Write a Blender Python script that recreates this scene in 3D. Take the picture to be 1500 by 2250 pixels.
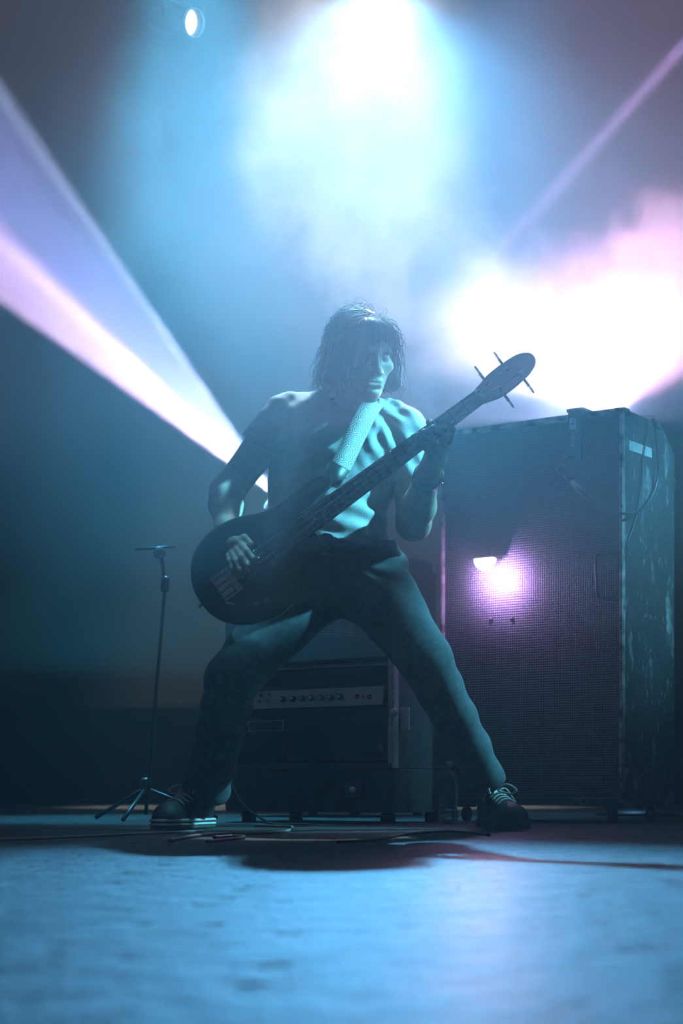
import bpy, bmesh, math, random
import numpy as np
from mathutils import Vector, Matrix, Quaternion

for _o in list(bpy.data.objects):
    bpy.data.objects.remove(_o)
random.seed(4)
rng = np.random.RandomState(7)
SC = bpy.context.scene
COL = SC.collection

# ------------------------------------------------------------------ camera
F, H, HY = 3600.0, 0.125, 1730.0          # focal length in px, lens height, horizon row
def P(px, py, Y):                          # where the ray through a photo pixel meets the plane at depth Y
    return Vector(((px - 750.0) * Y / F, Y, H + (HY - py) * Y / F))
def S(n, Y):                               # size of n pixels at depth Y
    return n * Y / F
cam_d = bpy.data.cameras.new('camera')
cam_d.sensor_width = 36.0
cam_d.lens = F / 2250.0 * 36.0
cam_d.shift_y = (HY - 1125.0) / 2250.0
cam_d.clip_start = 0.02
cam_d.dof.use_dof = True
cam_d.dof.focus_distance = 4.75
cam_d.dof.aperture_fstop = 5.0
cam = bpy.data.objects.new('camera', cam_d)
cam.location = (0, 0, H)
cam.rotation_euler = (math.pi / 2, 0, 0)
COL.objects.link(cam)
SC.camera = cam

# ------------------------------------------------------------------ world, exposure
SC.view_settings.view_transform = 'Standard'
SC.view_settings.look = 'None'
SC.view_settings.exposure = 0.0
SC.view_settings.gamma = 1.0
SC.view_settings.use_curve_mapping = False
try:
    SC.cycles.use_denoising = True
    SC.cycles.use_light_tree = False
    SC.cycles.volume_bounces = 0
    SC.cycles.max_bounces = 5
    SC.cycles.volume_step_rate = 6.0
    SC.cycles.volume_max_steps = 256
    SC.cycles.sample_clamp_indirect = 3.0
except Exception:
    pass
world = bpy.data.worlds.new('house_dark')
SC.world = world
world.use_nodes = True
world.node_tree.nodes['Background'].inputs[0].default_value = (0.70, 0.78, 1.0, 1)
world.node_tree.nodes['Background'].inputs[1].default_value = 0.03

# ------------------------------------------------------------------ stage lamps (light sources)
def spot(name, loc, aim, power, color, angle, blend=0.5, radius=0.04):
    d = bpy.data.lights.new(name, 'SPOT')
    d.energy = power; d.color = color
    d.spot_size = math.radians(angle); d.spot_blend = blend
    d.shadow_soft_size = radius
    o = bpy.data.objects.new(name, d)
    o.location = loc
    o.rotation_euler = (Vector(aim) - Vector(loc)).to_track_quat('-Z', 'Y').to_euler()
    COL.objects.link(o)
    return o
LAMP_TOP = P(838, -16, 11.3)
LAMP_RIGHT = P(1345, 909, 7.2)
LAMP_LEFT = P(606, 1088, 7.05)
SMOKE_DENSITY = 0.55
# overhead lamps: blue washes thrown over the player towards the house, the white lamp in the smoke, a rim spot added for hair and shoulders
spot('overhead_wash_light', P(430, -520, 7.3), P(440, 800, 6.9), 3000, (0.08, 0.60, 1.0), 33, 1.0, 0.10)
spot('overhead_wash_light', P(1120, -520, 8.0), P(1110, 800, 7.7), 1100, (0.13, 0.52, 1.0), 26, 1.0, 0.10)
spot('overhead_core_light', P(850, -1500, 8.9), P(770, 420, 9.75), 11500, (1.0, 0.94, 0.83), 25, 0.6, 0.05)
spot('added_rim_light', (0.30, 6.5, 4.5), (0.03, 4.97, 1.46), 2300, (0.6, 0.9, 1.0), 8.6, 0.6, 0.03)
# lamp behind the tall cabinet: pink-white light thrown up and to the left over the cabinet's top edge
spot('right_wash_light', LAMP_RIGHT, LAMP_RIGHT + Vector((0.12, -0.35, 1.0)), 1050, (1.0, 0.52, 0.80), 138, 1.0, 0.06)
spot('right_beam_light', LAMP_RIGHT, LAMP_RIGHT + Vector((-0.75, -0.36, 0.42)), 1500, (1.0, 0.84, 0.97), 54, 0.9, 0.02)
spot('right_front_light', LAMP_RIGHT, P(780, 730, 3.4), 1300, (0.48, 0.56, 1.0), 34, 1.0, 0.02)
# beam that leaves from behind the player to the upper left
spot('left_beam_light', LAMP_LEFT, P(120, 590, 6.0), 11000, (0.36, 0.42, 1.0), 18.4, 0.2, 0.015)
spot('left_beam_core', LAMP_LEFT, P(120, 680, 6.0), 17000, (1.0, 0.56, 0.82), 9.0, 0.5, 0.015)
spot('left_beam_ray', LAMP_LEFT, P(30, 250, 6.0), 60000, (0.6, 0.75, 1.0), 2.4, 0.9, 0.02)
spot('left_beam_ray', LAMP_LEFT, P(30, 560, 6.0), 60000, (1.0, 0.66, 0.86), 2.4, 0.9, 0.02)
spot('left_beam_ray', LAMP_LEFT, P(60, 690, 6.0), 40000, (1.0, 0.66, 0.80), 2.0, 0.9, 0.02)
# thin lilac beam that crosses the upper right corner
spot('upper_right_beam_light', P(1760, -190, 7.5), P(1075, 580, 10.05), 130000, (0.66, 0.44, 1.0), 3.2, 0.9, 0.03)
# cyan chest key from high right; added spots lift leg, hand and cabinet side
spot('cyan_key_light', (3.5, 4.74, 3.3), (0.13, 4.84, 1.085), 4800, (0.15, 0.78, 1.0), 7.8, 0.5, 0.05)
spot('added_leg_light', (3.5, 4.9, 3.2), (0.30, 4.86, 0.38), 2100, (0.15, 0.78, 1.0), 10.3, 0.6, 0.05)
spot('added_hand_light', (-0.02, 4.20, 4.2), (-0.305, 4.59, 0.83), 420, (0.17, 0.75, 1.0), 5.2, 0.6, 0.02)
spot('added_side_light', (3.9, 4.9, 3.6), (1.16, 5.85, 1.05), 1500, (0.17, 0.72, 1.0), 15, 1.0, 0.05)
# blue back light that rakes the front of the stage
spot('floor_back_light', LAMP_TOP + Vector((0, -0.14, -0.06)), (0.04, 2.8, 0.55), 14000, (0.12, 0.53, 1.0), 14.5, 1.0, 0.08)
# ------------------------------------------------------------------ materials
def new_mat(name):
    m = bpy.data.materials.new(name)
    m.use_nodes = True
    return m, m.node_tree.nodes, m.node_tree.links
def mat(name, col, rough=0.6, metal=0.0, var=0.25, scale=30.0, bump=0.0, stretch=(1, 1, 1), coat=0.0, spec=0.5, bscale=None):
    m, n, l = new_mat(name)
    b = n['Principled BSDF']
    b.inputs['Roughness'].default_value = rough
    b.inputs['Metallic'].default_value = metal
    b.inputs['Coat Weight'].default_value = coat
    b.inputs['Specular IOR Level'].default_value = spec
    tc = n.new('ShaderNodeTexCoord'); mp = n.new('ShaderNodeMapping')
    mp.inputs['Scale'].default_value = stretch
    l.new(tc.outputs['Object'], mp.inputs['Vector'])
    t = n.new('ShaderNodeTexNoise'); t.inputs['Scale'].default_value = scale; t.inputs['Detail'].default_value = 4
    l.new(mp.outputs['Vector'], t.inputs['Vector'])
    r = n.new('ShaderNodeValToRGB')
    r.color_ramp.elements[0].position = 0.3; r.color_ramp.elements[1].position = 0.7
    r.color_ramp.elements[0].color = tuple(c * (1 - var) for c in col) + (1,)
    r.color_ramp.elements[1].color = tuple(min(1, c * (1 + var)) for c in col) + (1,)
    l.new(t.outputs['Fac'], r.inputs['Fac']); l.new(r.outputs['Color'], b.inputs['Base Color'])
    if bump:
        t2 = t
        if bscale:
            t2 = n.new('ShaderNodeTexNoise'); t2.inputs['Scale'].default_value = bscale; t2.inputs['Detail'].default_value = 3
            l.new(mp.outputs['Vector'], t2.inputs['Vector'])
        bp = n.new('ShaderNodeBump'); bp.inputs['Strength'].default_value = bump; bp.inputs['Distance'].default_value = 0.004
        l.new(t2.outputs['Fac'], bp.inputs['Height']); l.new(bp.outputs['Normal'], b.inputs['Normal'])
    return m
def emit(name, col, strength):
    m, n, l = new_mat(name)
    b = n['Principled BSDF']
    b.inputs['Base Color'].default_value = (0.8, 0.8, 0.8, 1)
    b.inputs['Emission Color'].default_value = col + (1,)
    b.inputs['Emission Strength'].default_value = strength
    return m
def volume_mat(name, density, color, g):
    m, n, l = new_mat(name)
    n.remove(n['Principled BSDF'])
    v = n.new('ShaderNodeVolumeScatter')
    v.inputs['Density'].default_value = density
    v.inputs['Color'].default_value = color + (1,)
    v.inputs['Anisotropy'].default_value = g
    l.new(v.outputs[0], n['Material Output'].inputs['Volume'])
    return m, n, l, v
def link_mesh(name, me, m=None, parent=None, smooth=True):
    o = bpy.data.objects.new(name, me)
    COL.objects.link(o)
    if m is not None:
        me.materials.append(m)
    if smooth:
        me.shade_smooth()
    if parent is not None:
        o.parent = parent
        if parent.type == 'EMPTY':
            o.matrix_parent_inverse = Matrix.Translation(-parent.location)
    return o
def bm_obj(name, bm, m=None, parent=None, smooth=False):
    me = bpy.data.meshes.new(name)
    bm.normal_update()
    bm.to_mesh(me); bm.free()
    return link_mesh(name, me, m, parent, smooth)
def py_obj(name, verts, faces, m=None, parent=None, smooth=True):
    me = bpy.data.meshes.new(name)
    me.from_pydata([tuple(v) for v in verts], [], [tuple(f) for f in faces])
    me.update()
    return link_mesh(name, me, m, parent, smooth)
def tag(o, label=None, cat=None, group=None, kind=None):
    if label: o['label'] = label
    if cat: o['category'] = cat
    if group: o['group'] = group
    if kind: o['kind'] = kind
    return o
def empty(name, loc, label=None, cat=None, group=None):
    o = bpy.data.objects.new(name, None)
    o.empty_display_size = 0.05
    o.location = loc
    COL.objects.link(o)
    return tag(o, label, cat, group)
def keep(child, parent):                     # parent without moving (parents here are unrotated empties)
    child.parent = parent
    child.matrix_parent_inverse = Matrix.Translation(-parent.location)
    return child

M = {}
# ------------------------------------------------------------------ setting
def floor_mat():
    m, n, l = new_mat('painted_stage_floor')
    b = n['Principled BSDF']; b.inputs['Specular IOR Level'].default_value = 0.28
    tc = n.new('ShaderNodeTexCoord')
    def noise(sx, sy, sc, det, ro):
        mp = n.new('ShaderNodeMapping'); mp.inputs['Scale'].default_value = (sx, sy, 1)
        l.new(tc.outputs['Object'], mp.inputs['Vector'])
        t = n.new('ShaderNodeTexNoise'); t.inputs['Scale'].default_value = sc; t.inputs['Detail'].default_value = det; t.inputs['Roughness'].default_value = ro
        l.new(mp.outputs['Vector'], t.inputs['Vector'])
        return t.outputs['Fac']
    a = noise(0.7, 1.0, 17.0, 5, 0.65)            # worn patches
    c = noise(1.0, 1.0, 30.0, 6, 0.7)            # scuffs
    mx = n.new('ShaderNodeMix'); mx.inputs[0].default_value = 0.38
    l.new(a, mx.inputs[2]); l.new(c, mx.inputs[3])
    r = n.new('ShaderNodeValToRGB')
    r.color_ramp.elements[0].position = 0.36; r.color_ramp.elements[0].color = (0.016, 0.017, 0.018, 1)
    r.color_ramp.elements[1].position = 0.66; r.color_ramp.elements[1].color = (0.10, 0.103, 0.106, 1)
    l.new(mx.outputs[0], r.inputs['Fac']); l.new(r.outputs['Color'], b.inputs['Base Color'])
    rr = n.new('ShaderNodeMapRange'); rr.inputs['From Min'].default_value = 0.36; rr.inputs['From Max'].default_value = 0.66
    rr.inputs['To Min'].default_value = 0.24; rr.inputs['To Max'].default_value = 0.58
    l.new(mx.outputs[0], rr.inputs['Value']); l.new(rr.outputs['Result'], b.inputs['Roughness'])
    bp = n.new('ShaderNodeBump'); bp.inputs['Strength'].default_value = 1.0; bp.inputs['Distance'].default_value = 0.05
    l.new(mx.outputs[0], bp.inputs['Height']); l.new(bp.outputs['Normal'], b.inputs['Normal'])
    return m
def quad_box(bm, x0, x1, y0, y1, z0, z1):
    vs = [bm.verts.new((x, y, z)) for z in (z0, z1) for y in (y0, y1) for x in (x0, x1)]
    for f in ((0, 2, 3, 1), (4, 5, 7, 6), (0, 1, 5, 4), (2, 6, 7, 3), (0, 4, 6, 2), (1, 3, 7, 5)):
        bm.faces.new([vs[i] for i in f])
    return vs
bm = bmesh.new(); quad_box(bm, -7, 7, -1.0, 12.3, -0.06, 0)
floor = tag(bm_obj('floor', bm, floor_mat()), kind='structure')
M['black_wall'] = mat('matt_black_wall', (0.004, 0.0045, 0.006), 0.95, var=0.0)
bm = bmesh.new(); quad_box(bm, -7, 7, 12.0, 12.2, -0.06, 8.5)
wall_back = tag(bm_obj('wall_back', bm, M['black_wall']), kind='structure')

# haze: thin over the whole stage, thicker in the layer that hangs above the floor
bm = bmesh.new(); quad_box(bm, -6.8, 6.8, 1.4, 10.1, 0.60, 8.2)
hm, hn, hl, hv = volume_mat('hanging_haze', 0.046, (1, 1, 1), 0.45)
haze = bm_obj('haze', bm, hm)
tag(haze, 'thin haze hanging in the air over the whole stage', 'haze', kind='stuff')
bm = bmesh.new(); quad_box(bm, -6.8, 6.8, 0.5, 10.1, 0.004, 0.599)
hm, hn, hl, hv = volume_mat('thin_haze', 0.0065, (1, 1, 1), 0.6)
haze2 = bm_obj('haze', bm, hm)
tag(haze2, 'faint haze reaching down to the stage floor', 'haze', kind='stuff')
# ------------------------------------------------------------------ implicit-surface toolkit
def V3(*a): return np.array(a, dtype=np.float64)
def N3(v): return np.array(v, dtype=np.float64)
def PP(px, py, Y): return N3(P(px, py, Y))
def rc(p, a, b, ra, rb):                     # tapered limb segment
    ab = b - a
    t = np.clip(((p - a) @ ab) / max(ab @ ab, 1e-12), 0, 1)
    return np.linalg.norm(p - (a + t[:, None] * ab), axis=1) - (ra + (rb - ra) * t)
def ell(p, c, r, R=None):
    q = p - c
    if R is not None: q = q @ R
    r = np.asarray(r, dtype=np.float64)
    k0 = np.linalg.norm(q / r, axis=1); k1 = np.linalg.norm(q / (r * r), axis=1)
    return k0 * (k0 - 1.0) / np.maximum(k1, 1e-9)
def smin(a, b, k):
    h = np.clip(0.5 + 0.5 * (b - a) / k, 0, 1)
    return b + (a - b) * h - k * h * (1 - h)
def smax(a, b, k): return -smin(-a, -b, k)
def sections(p, zs, cx, cy, a, b, zlo, zhi):  # stack of ellipses by height
    z = p[:, 2]
    X, Y = np.interp(z, zs, cx), np.interp(z, zs, cy)
    A, B = np.interp(z, zs, a), np.interp(z, zs, b)
    r = np.sqrt(((p[:, 0] - X) / A) ** 2 + ((p[:, 1] - Y) / B) ** 2)
    d = (r - 1) * np.minimum(A, B)
    return np.maximum(d, np.maximum(zlo - z, z - zhi))
_wr = np.random.RandomState(11)
_WD = _wr.normal(size=(24, 3)); _WD /= np.linalg.norm(_WD, axis=1)[:, None]
_WP = _wr.uniform(0, 6.28, 24)
def wob(p, s, k=0, n=5):                      # smooth pseudo-noise
    out = np.zeros(len(p))
    for i in range(n):
        j = (k * 5 + i) % 24
        out += np.sin((p @ _WD[j]) * s * (0.7 + 0.25 * i) + _WP[j])
    return out / n
def sdf_net(f, lo, hi, h):
    lo, hi = np.asarray(lo, float), np.asarray(hi, float)
    n = np.ceil((hi - lo) / h).astype(int) + 1
    ax = [lo[i] + h * np.arange(n[i]) for i in range(3)]
    cn = (n + 3) // 4 + 1                      # coarse pass, then only the points near the surface
    g = np.stack(np.meshgrid(*[lo[i] + 4 * h * np.arange(cn[i]) for i in range(3)], indexing='ij'), -1)
    C = f(g.reshape(-1, 3)).reshape(cn)
    ii = [np.minimum((np.arange(n[i]) + 2) // 4, cn[i] - 1) for i in range(3)]
    Vv = C[np.ix_(*ii)].astype(np.float64)
    W = np.argwhere(np.abs(Vv) < 4.2 * h + 0.007)
    for i0 in range(0, len(W), 300000):
        w = W[i0:i0 + 300000]
        Vv[w[:, 0], w[:, 1], w[:, 2]] = f(lo + h * w)
    s = Vv < 0
    m = n - 1
    cs = [(dx, dy, dz) for dx in (0, 1) for dy in (0, 1) for dz in (0, 1)]
    sl = lambda A, c: A[c[0]:c[0] + m[0], c[1]:c[1] + m[1], c[2]:c[2] + m[2]]
    cnt = sum(sl(s, c).astype(np.int8) for c in cs)
    act = (cnt > 0) & (cnt < 8)
    I = np.argwhere(act)
    acc = np.zeros((len(I), 3)); k = np.zeros(len(I))
    for a in cs:
        for d in range(3):
            if a[d]: continue
            b = list(a); b[d] = 1
            va = sl(Vv, a)[act]; vb = sl(Vv, b)[act]
            x = (va < 0) != (vb < 0)
            t = np.where(x, va / np.where(x, va - vb, 1), 0)
            q = np.array(a, float)[None, :].repeat(len(I), 0); q[:, d] += t
            acc[x] += q[x]; k[x] += 1
    verts = lo + (I + acc / k[:, None]) * h
    idx = -np.ones(m, int); idx[act] = np.arange(len(I))
    quads = []
    for d in range(3):
        e, g = (d + 1) % 3, (d + 2) % 3
        A = [slice(None)] * 3; B = [slice(None)] * 3
        A[d] = slice(0, -1); B[d] = slice(1, None)
        s0, s1 = s[tuple(A)], s[tuple(B)]
        E = np.argwhere(s0 != s1)
        E = E[(E[:, e] > 0) & (E[:, g] > 0) & (E[:, e] < m[e]) & (E[:, g] < m[g])]
        de = np.zeros(3, int); de[e] = 1
        dg = np.zeros(3, int); dg[g] = 1
        ix = lambda q: idx[q[:, 0], q[:, 1], q[:, 2]]
        Q = np.stack([ix(E - de - dg), ix(E - dg), ix(E), ix(E - de)], 1)
        fl = s0[E[:, 0], E[:, 1], E[:, 2]]
        Q[~fl] = Q[~fl][:, ::-1]
        quads.append(Q)
    Q = np.concatenate(quads)
    Q = Q[(Q >= 0).all(1)]
    return verts, Q
def join_nets(nets):
    vs, fs, o = [], [], 0
    for v, q in nets:
        vs.append(v); fs.append(q + o); o += len(v)
    return np.concatenate(vs), np.concatenate(fs)
def net_obj(name, net, m, parent=None, off=None):
    v, q = net
    if off is not None: v = v - N3(off)
    me = bpy.data.meshes.new(name)
    me.vertices.add(len(v)); me.vertices.foreach_set('co', v.astype(np.float32).ravel())
    me.loops.add(len(q) * 4); me.loops.foreach_set('vertex_index', q.astype(np.int32).ravel())
    me.polygons.add(len(q))
    me.polygons.foreach_set('loop_start', np.arange(0, len(q) * 4, 4, dtype=np.int32))
    me.update(calc_edges=True); me.validate()
    return link_mesh(name, me, m, parent)
def bounds(pts, mar):
    a = np.array(pts); return a.min(0) - mar, a.max(0) + mar

# tube along a smooth path
def catmull(pts, n=8):
    P4 = [N3(p) for p in pts]
    P4 = [2 * P4[0] - P4[1]] + P4 + [2 * P4[-1] - P4[-2]]
    out = []
    for i in range(1, len(P4) - 2):
        a, b, c, d = P4[i - 1:i + 3]
        for t in np.arange(n) / n:
            out.append(0.5 * (2 * b + (c - a) * t + (2 * a - 5 * b + 4 * c - d) * t * t + (3 * b - a - 3 * c + d) * t ** 3))
    out.append(P4[-2])
    return np.array(out)
def tube_geo(path, r, k=8, taper=None):
    path = np.asarray(path, float); n = len(path)
    T = np.gradient(path, axis=0); T /= np.maximum(np.linalg.norm(T, axis=1), 1e-9)[:, None]
    u = np.cross(T[0], [0.31, 0.17, 0.93]); u /= np.linalg.norm(u)
    vs, fs = [], []
    for i in range(n):
        u = u - T[i] * (u @ T[i]); u /= max(np.linalg.norm(u), 1e-9)
        w = np.cross(T[i], u)
        ri = r if taper is None else r * taper[i]
        for j in range(k):
            a = 2 * math.pi * j / k
            vs.append(path[i] + ri * (math.cos(a) * u + math.sin(a) * w))
    for i in range(n - 1):
        for j in range(k):
            fs.append((i * k + j, i * k + (j + 1) % k, (i + 1) * k + (j + 1) % k, (i + 1) * k + j))
    fs.append(tuple(range(k))[::-1]); fs.append(tuple((n - 1) * k + j for j in range(k)))
    return vs, fs
def tube(name, pts, r, m, parent=None, k=8, n=8, off=None, smooth_path=True):
    path = catmull(pts, n) if smooth_path else np.array([N3(p) for p in pts])
    vs, fs = tube_geo(path, r, k)
    if off is not None: vs = [v - N3(off) for v in vs]
    return py_obj(name, vs, fs, m, parent)
def lathe_geo(prof, k=20, mtx=None, caps=True):          # profile of (radius, height)
    vs, fs = [], []
    for r, z in prof:
        for j in range(k):
            a = 2 * math.pi * j / k
            v = Vector((r * math.cos(a), r * math.sin(a), z))
            vs.append(mtx @ v if mtx is not None else v)
    n = len(prof)
    for i in range(n - 1):
        for j in range(k):
            fs.append((i * k + j, i * k + (j + 1) % k, (i + 1) * k + (j + 1) % k, (i + 1) * k + j))
    if caps: fs.append(tuple(range(k))[::-1]); fs.append(tuple((n - 1) * k + j for j in range(k)))
    return vs, fs
def lathe(name, prof, m, parent=None, k=20, mtx=None, caps=True):
    return py_obj(name, *lathe_geo(prof, k, mtx, caps), m, parent)
def frame_m(o, x, y, z):                       # matrix from origin and axes
    m = Matrix.Identity(4)
    for i, a in enumerate((x, y, z, o)):
        for j in range(3): m[j][i] = a[j]
    return m
def z_to(o, d):                                # matrix whose z axis points along d
    q = Vector(d).normalized().to_track_quat('Z', 'Y')
    return Matrix.Translation(Vector(o)) @ q.to_matrix().to_4x4()
def boxm(name, sx, sy, sz, mtx, m, parent=None, bev=0.0, smooth=False):
    bm = bmesh.new()
    quad_box(bm, -sx / 2, sx / 2, -sy / 2, sy / 2, -sz / 2, sz / 2)
    if bev:
        bmesh.ops.bevel(bm, geom=bm.edges[:], offset=bev, segments=2, affect='EDGES', profile=0.6)
    bm.transform(mtx)
    bmesh.ops.recalc_face_normals(bm, faces=bm.faces)
    return bm_obj(name, bm, m, parent, smooth)
# ------------------------------------------------------------------ the player
M['skin'] = mat('skin', (0.46, 0.31, 0.25), 0.5, var=0.12, scale=60, bump=0.15, bscale=300)
M['cotton'] = mat('grey_cotton', (0.34, 0.355, 0.37), 0.85, var=0.1, scale=40, bump=0.35, bscale=420)
M['denim'] = mat('dark_denim', (0.065, 0.075, 0.092), 0.85, var=0.25, scale=50, bump=0.5, bscale=500)
M['hair'] = mat('dark_brown_hair', (0.020, 0.014, 0.012), 0.55, var=0.3, scale=20, spec=0.25)
M['black_leather'] = mat('black_leather', (0.018, 0.018, 0.02), 0.45, var=0.3, scale=80, bump=0.2)
M['rubber'] = mat('off_white_rubber', (0.62, 0.62, 0.6), 0.5, var=0.1, scale=60)
M['dark_rubber'] = mat('dark_rubber', (0.03, 0.03, 0.032), 0.6, var=0.2, scale=60)
M['sole_grey'] = mat('grey_rubber_sole', (0.10, 0.10, 0.105), 0.55, var=0.1, scale=60)
M['lace'] = mat('pale_lace', (0.6, 0.6, 0.6), 0.8, var=0.1, scale=200)
M['chrome'] = mat('chrome', (0.75, 0.76, 0.78), 0.18, metal=1.0, var=0.05)
M['black_paint'] = mat('black_paint', (0.012, 0.012, 0.014), 0.4, var=0.2, scale=40)
BY = 4.9                                        # depth of the player
px = lambda n, Y=BY: S(n, Y)

# joints, each at the photograph's pixel and its own depth
sh_r, el_r, wr_r = PP(622, 918, 4.90), PP(498, 1082, 4.90), PP(497, 1160, 4.70)
sh_l, el_l, wr_l = PP(893, 952, 4.93), PP(908, 1150, 4.84), PP(940, 1042, 4.62)
neck0, neck1 = PP(772, 915, 4.93), PP(790, 850, 4.90)
pelvis = PP(742, 1262, 4.92)
hip_r, kn_r, an_r = PP(680, 1290, 4.92), PP(512, 1490, 4.70), PP(452, 1738, 4.92)
hip_l, kn_l, an_l = PP(815, 1278, 4.92), PP(932, 1447, 4.68), PP(1072, 1722, 4.88)

# head frame
yaw, pit = math.radians(24), math.radians(16)
hf = V3(math.sin(yaw) * math.cos(pit), -math.cos(yaw) * math.cos(pit), -math.sin(pit))
hu = V3(-0.04, 0, 1.0); hu -= hf * (hu @ hf); hu /= np.linalg.norm(hu)
hx = np.cross(hu, hf) * -1.0
if hx[0] < 0: hx = -hx
HR = np.stack([hx, hf, hu], 1)
HC = PP(801, 786, 4.88)
def head_sdf(p):
    q = (p - HC) @ HR
    d = ell(q, V3(0, -0.012, 0.035), (0.074, 0.094, 0.088))
    d = smin(d, ell(q, V3(0, 0.028, -0.035), (0.060, 0.064, 0.075)), 0.03)
    d = smin(d, ell(q, V3(0, 0.05, -0.095), (0.032, 0.034, 0.026)), 0.03)        # chin
    d = smin(d, rc(q, V3(-0.035, 0.077, 0.026), V3(0.035, 0.077, 0.026), 0.013, 0.013), 0.015)  # brow
    for s in (-1, 1):
        d = smin(d, ell(q, V3(0.046 * s, 0.06, -0.018), (0.02, 0.02, 0.017)), 0.02)   # cheek bone
        d = smax(d, -ell(q, V3(0.031 * s, 0.093, 0.004), (0.017, 0.016, 0.011)), 0.012)  # eye socket
        d = smin(d, ell(q, V3(0.031 * s, 0.072, 0.003), (0.0145, 0.013, 0.011)), 0.004)  # lowered lid
        d = smax(d, -rc(q, V3(0.02 * s, 0.0855, -0.002), V3(0.042 * s, 0.081, -0.003), 0.0016, 0.0016), 0.002)
        d = smin(d, ell(q, V3(0.078 * s, -0.008, -0.008), (0.011, 0.02, 0.032)), 0.01)   # ear
        d = smin(d, ell(q, V3(0.0125 * s, 0.094, -0.036), (0.009, 0.011, 0.008)), 0.006)  # nostril wing
    d = smin(d, rc(q, V3(0, 0.083, 0.014), V3(0, 0.107, -0.033), 0.009, 0.0115), 0.012)   # nose
    d = smin(d, rc(q, V3(-0.02, 0.084, -0.062), V3(0.02, 0.084, -0.062), 0.006, 0.006), 0.008)
    d = smin(d, rc(q, V3(-0.017, 0.083, -0.074), V3(0.017, 0.083, -0.074), 0.007, 0.007), 0.007)
    d = smax(d, -rc(q, V3(-0.024, 0.092, -0.068), V3(0.024, 0.092, -0.068), 0.0025, 0.0025), 0.003)
    d = smax(d, -rc(q, V3(-0.014, 0.089, -0.084), V3(0.014, 0.089, -0.084), 0.004, 0.004), 0.008)
    n = rc(p, neck0, neck1, 0.066, 0.058)
    return smin(d, n, 0.025)
def finger(p, pts, r0, r1):
    d = None
    n = len(pts) - 1
    for i in range(n):
        a = r0 + (r1 - r0) * i / n; b = r0 + (r1 - r0) * (i + 1) / n
        e = rc(p, pts[i], pts[i + 1], a, b)
        if i: e = smin(e, np.linalg.norm(p - pts[i], axis=1) - a * 1.06, 0.004)
        d = e if d is None else smin(d, e, 0.004)
    return d
# fretting hand: knuckles on the image right, fingers closed over the strings towards the image left
fl = [
    [PP(986, 968, 4.575), PP(992, 944, 4.525), PP(978, 934, 4.495), PP(957, 944, 4.503)],
    [PP(973, 980, 4.575), PP(970, 953, 4.515), PP(951, 942, 4.492), PP(931, 951, 4.503)],
    [PP(959, 991, 4.58), PP(948, 964, 4.515), PP(929, 953, 4.495), PP(908, 961, 4.507)],
    [PP(945, 1000, 4.585), PP(931, 979, 4.53), PP(917, 970, 4.508), PP(905, 977, 4.515)]]
th_l = [PP(960, 1008, 4.62), PP(968, 970, 4.635), PP(952, 944, 4.62), PP(943, 928, 4.60)]
def arm_l_sdf(p):
    d = rc(p, sh_l, el_l, 0.058, 0.047)
    d = smin(d, rc(p, el_l, el_l + (wr_l - el_l) * 0.35, 0.046, 0.050), 0.03)
    d = smin(d, rc(p, el_l + (wr_l - el_l) * 0.35, wr_l, 0.050, 0.031), 0.02)
    d = smin(d, rc(p, wr_l, PP(958, 992, 4.605), 0.031, 0.028), 0.02)
    d = smin(d, rc(p, PP(975, 980, 4.59), PP(946, 1002, 4.595), 0.018, 0.017), 0.015)
    d = smin(d, rc(p, PP(965, 1010, 4.61), PP(948, 1020, 4.61), 0.022, 0.022), 0.015)
    for f, r in zip(fl, (0.0105, 0.011, 0.0105, 0.009)):
        d = smin(d, finger(p, f, r, r * 0.82), 0.006)
    return smin(d, finger(p, th_l, 0.015, 0.0105), 0.008)
# picking hand: thumb side lit, fingers reaching down to the strings
fr = [
    [PP(528, 1196, 4.595), PP(543, 1212, 4.555), PP(556, 1228, 4.545), PP(561, 1240, 4.56)],
    [PP(519, 1204, 4.60), PP(533, 1225, 4.555), PP(544, 1243, 4.545), PP(547, 1256, 4.56)],
    [PP(509, 1210, 4.605), PP(519, 1234, 4.565), PP(528, 1253, 4.555), PP(530, 1266, 4.565)],
    [PP(499, 1212, 4.615), PP(505, 1233, 4.585), PP(511, 1250, 4.575), PP(513, 1261, 4.58)]]
th_r = [PP(506, 1168, 4.665), PP(522, 1176, 4.625), PP(537, 1183, 4.60), PP(550, 1196, 4.59)]
def arm_r_sdf(p):
    d = rc(p, sh_r, el_r, 0.058, 0.047)
    m = el_r + (wr_r - el_r) * 0.35
    d = smin(d, rc(p, el_r, m, 0.046, 0.050), 0.03)
    d = smin(d, rc(p, m, wr_r, 0.050, 0.032), 0.02)
    d = smin(d, rc(p, wr_r, PP(511, 1192, 4.625), 0.031, 0.029), 0.02)
    d = smin(d, rc(p, PP(522, 1192, 4.605), PP(502, 1204, 4.62), 0.018, 0.017), 0.015)
    for f, r in zip(fr, (0.0105, 0.011, 0.0105, 0.009)):
        d = smin(d, finger(p, f, r, r * 0.82), 0.006)
    return smin(d, finger(p, th_r, 0.016, 0.0105), 0.008)
zrow = lambda y: H + (HY - y) * BY / F
xcol = lambda x: (x - 750) * BY / F
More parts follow.
